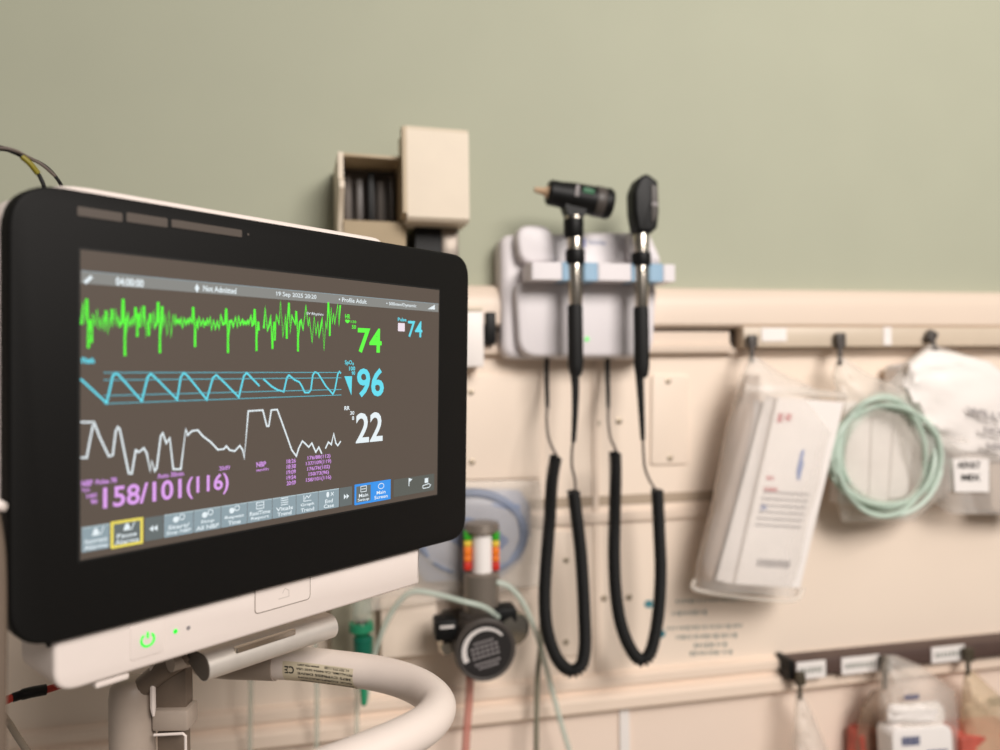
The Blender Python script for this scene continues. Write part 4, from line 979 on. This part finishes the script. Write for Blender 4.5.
tp_text(b, f_, n_, 'WILL\u2019S', .42, .98, .47, .56, greyink); tp_text(b, f_, n_, 'NON', .62, .98, .66, .74, greyink); tp_text(b, f_, n_, 'NIO', .62, .95, .84, .92, greyink)
part(b, 'paper_pack', B3, 'white package with grey capital letters')
b = MB(); f_, n_ = tilted_pack(b, [(953, 459), (989, 459), (989, 492), (955, 492)], [.078, .078, .078, .078], .012, paper)
tp_text(b, f_, n_, 'ADULT', .1, .75, .08, .28, ink); tp_text(b, f_, n_, 'MIX', .2, .75, .46, .66, ink); part(b, 'size_card', B3, 'small white card with dark letters')
b = MB(); pack(b, [(905, 365), (945, 360), (960, 420), (930, 455), (905, 430)], .02, .06, whitepk, .008); part(b, 'paper_pack', B3, 'crumpled white package')
b = MB(); pack(b, [(990, 460), (1030, 455), (1030, 515), (992, 510)], .02, .06, mat('tan_pack', s(190, 172, 156), .5), .006); part(b, 'paper_pack', B3, 'tan package')

# bag behind the regulator
B4 = thing('mask_bag', 'clear bag with blue grey moulded mask behind the colour banded gauge', 'bag', W(470, 596, .02))
b = MB(); bag_shell(b, rowfill([(400, 482, 540, 480, .6), (392, 520, 545, 516, 1.0), (388, 560, 543, 556, 1.0), (372, 588, 540, 586, .9), (362, 612, 480, 596, .4)], 4), .034, .04, pclear2, seed=21); part(b, 'plastic_film', B4)
b = MB(); bag_shell(b, rowfill([(455, 488, 520, 490, .3), (424, 505, 530, 505, .9), (412, 535, 531, 535, 1.1), (410, 560, 522, 560, 1.0), (425, 582, 500, 578, .4)], 4), .038, .03, pblue, seed=22, wr=.001); part(b, 'mask_shell', B4, 'blue grey moulded shell')
b = MB(); ring_ = [(471+math.cos(a)*52, 533+math.sin(a)*40, .046) for a in [2*PI*k/28 for k in range(29)]]
b.tube(smooth(px(ring_), 3), .0065, pblue2, 10); part(b, 'mask_rim', B4, 'slate blue rim')

# lower dark rail with labels, hooks, bags
RO = .04
pA_, pB_ = W(792, 672, RO), W(1040, 641, RO)
rail2 = thing('hook_rail', 'dark brown label rail with white labels at the lower right', 'rail', W(787, 681, RO))
zc_a, zc_b = W(787, 662, RO).z, W(787, 682, RO).z; zmean = (W(900, 653, RO).z+W(900, 671.5, RO).z)/2
b = MB(); zt_a = (W(790, 662, RO).z + W(990, 641, RO).z)/2; zb_a = (W(790, 680, RO).z+W(990, 656, RO).z)/2
wbox(b, pA_.x, 2.0, zb_a, zt_a, .010, RO, rail_dark, .002); part(b, 'rail', rail2)
b = MB(); wbox(b, pA_.x-.005, pA_.x+.003, zb_a-.002, zt_a+.002, .008, RO+.003, blk, .001); part(b, 'end_cap', rail2, 'black end cap')
for i, (u0, v0, u1, v1, tx) in enumerate([(797, 663, 826, 677, 'LARGE'), (842, 658.5, 880, 671, 'MEDIUM'), (932, 648, 965, 660, 'SMALL')]):
    a, c = W(u0, v0, RO+.002), W(u1, v1, RO+.002); b = MB(); wbox(b, a.x, c.x, c.z, a.z-.0, RO, RO+.0015, paper)
    for j in range(7):
        x = lerp(a.x, c.x, (j+.8)/8.6); hh = (a.z-c.z)*.35; zc_ = (a.z+c.z)/2
        b.quad([(x, -(RO+.002), zc_-hh/2), (x+(c.x-a.x)*.07, -(RO+.002), zc_-hh/2), (x+(c.x-a.x)*.07, -(RO+.002), zc_+hh/2*random.uniform(.5, 1)), (x, -(RO+.002), zc_+hh/2)], stampink)
    part(b, 'label', rail2, 'white printed label')
hook(800, 672, 698, 'dark olive hook at the left end of the brown lower rail', olive, RO+.012, 4.2, 'hooks on the lower rail')
hook(885, 656, 688, 'dark olive hook on the brown rail above the blue printed packs', olive, RO+.012, 4.2, 'hooks on the lower rail')
hook(968, 648, 674, 'dark olive hook on the brown rail above the red topped bag at far right', olive, RO+.012, 4.2, 'hooks on the lower rail')
t = thing('empty_bag', 'nearly empty gathered clear bag on the leftmost hook of the brown rail', 'bag', W(805, 700, .05), 'clear bags on the lower rail')
b = MB(); bag_shell(b, rowfill([(796, 694, 803, 694, .2), (794, 712, 812, 712, .6), (792, 745, 826, 745, 1.0), (790, 800, 840, 800, 1.1), (790, 850, 842, 850, .8)], 5), .05, .05, pclear2, seed=31, wr=.004); part(b, 'plastic_film', t)
t = thing('dressing_bag', 'clear bag of white and blue printed packs below the brown rail', 'bag', W(910, 800, .05), 'clear bags on the lower rail')
b = MB(); bag_shell(b, rowfill([(884, 655, 896, 655, .3), (880, 672, 920, 665, .6), (878, 700, 955, 690, 1.0), (884, 740, 960, 735, 1.1), (890, 820, 962, 820, 1.1), (895, 860, 960, 860, .7)], 5), .06, .07, pclear2, seed=33, wr=.003); part(b, 'plastic_film', t)
for q, lab, mm in (([(885, 706), (942, 702), (944, 724), (888, 728)], 'white pack on top', 0), ([(892, 730), (952, 726), (956, 800), (896, 806)], 'white pack with blue print', 1)):
    b = MB(); (pack(b, q, .07, .10, paper, .012) if mm else bag_shell(b, rowfill([(889, 704, 938, 701, .4), (885, 712, 944, 708, .9), (886, 722, 945, 720, .9), (892, 729, 940, 727, .4)], 4), .082, .04, whitepk, seed=52)); f_ = [W(u, v, .1002) for u, v in q]; n_ = Vector((0, -1, 0))
    marks(b, f_, n_, [(.15, .45, .1, .12), (.55, .9, .3, .08)] if mm else [(.35, .6, -.45, .25)], navyink, 3); part(b, 'paper_pack', t, lab)
t = thing('red_pack_bag', 'brownish bag with a red pack tucked behind the blue printed packs', 'bag', W(868, 800, .03), 'clear bags on the lower rail')
b = MB(); bag_shell(b, rowfill([(872, 690, 882, 688, .3), (860, 708, 886, 706, .8), (856, 740, 890, 740, 1.0), (856, 850, 892, 850, 1.0)], 5), .035, .035, pbrown, seed=35); part(b, 'plastic_film', t)
b = MB(); pack(b, [(862, 734), (884, 732), (886, 840), (862, 840)], .02, .05, redpk, .008); part(b, 'red_pack', t, 'dull red pack')
t = thing('red_roll_bag', 'clear yellowish bag with red contents at the lower right edge', 'bag', W(985, 800, .05), 'clear bags on the lower rail')
b = MB(); bag_shell(b, rowfill([(964, 672, 974, 671, .3), (962, 690, 992, 688, .8), (960, 712, 1015, 708, 1.0), (958, 760, 1030, 760, 1.1), (960, 850, 1030, 850, 1.0)], 5), .055, .06, mat('yellowish_polythene', s(226, 204, 170), .35, alpha=.5, noise=.08, bump=.5), seed=37, wr=.003); part(b, 'plastic_film', t)
b = MB(); pack(b, [(962, 738), (1030, 732), (1030, 850), (964, 850)], .03, .085, redpk, .008); part(b, 'red_pack', t, 'red packs')
b = MB(); b.tube(px([(990, 702, .06), (1010, 700, .06), (1030, 698, .06)]), .006, darkgrey, 12)
single(b, 'dark_knob', 'dark fitting at the right edge beside the yellowish bag', 'fitting', W(1000, 702, .06))
for i, (u, v) in enumerate([(649, 604), (661, 634)]):
    b = MB(); kx_ = k_at(u, .0063); q = wp(u, v, .0063)
    b.prism([(q[0]+math.cos(a*PI/3)*5*kx_, q[1]+math.sin(a*PI/3)*4*kx_) for a in range(6)], .0061, .0066, WM, tealink)
    single(b, 'teal_sticker', ['upper teal dot on the panel behind the right cord loop', 'lower teal dot on the panel at the bottom of the right cord loop'][i], 'sticker', W(u, v, .0061), 'teal dots on the panel')
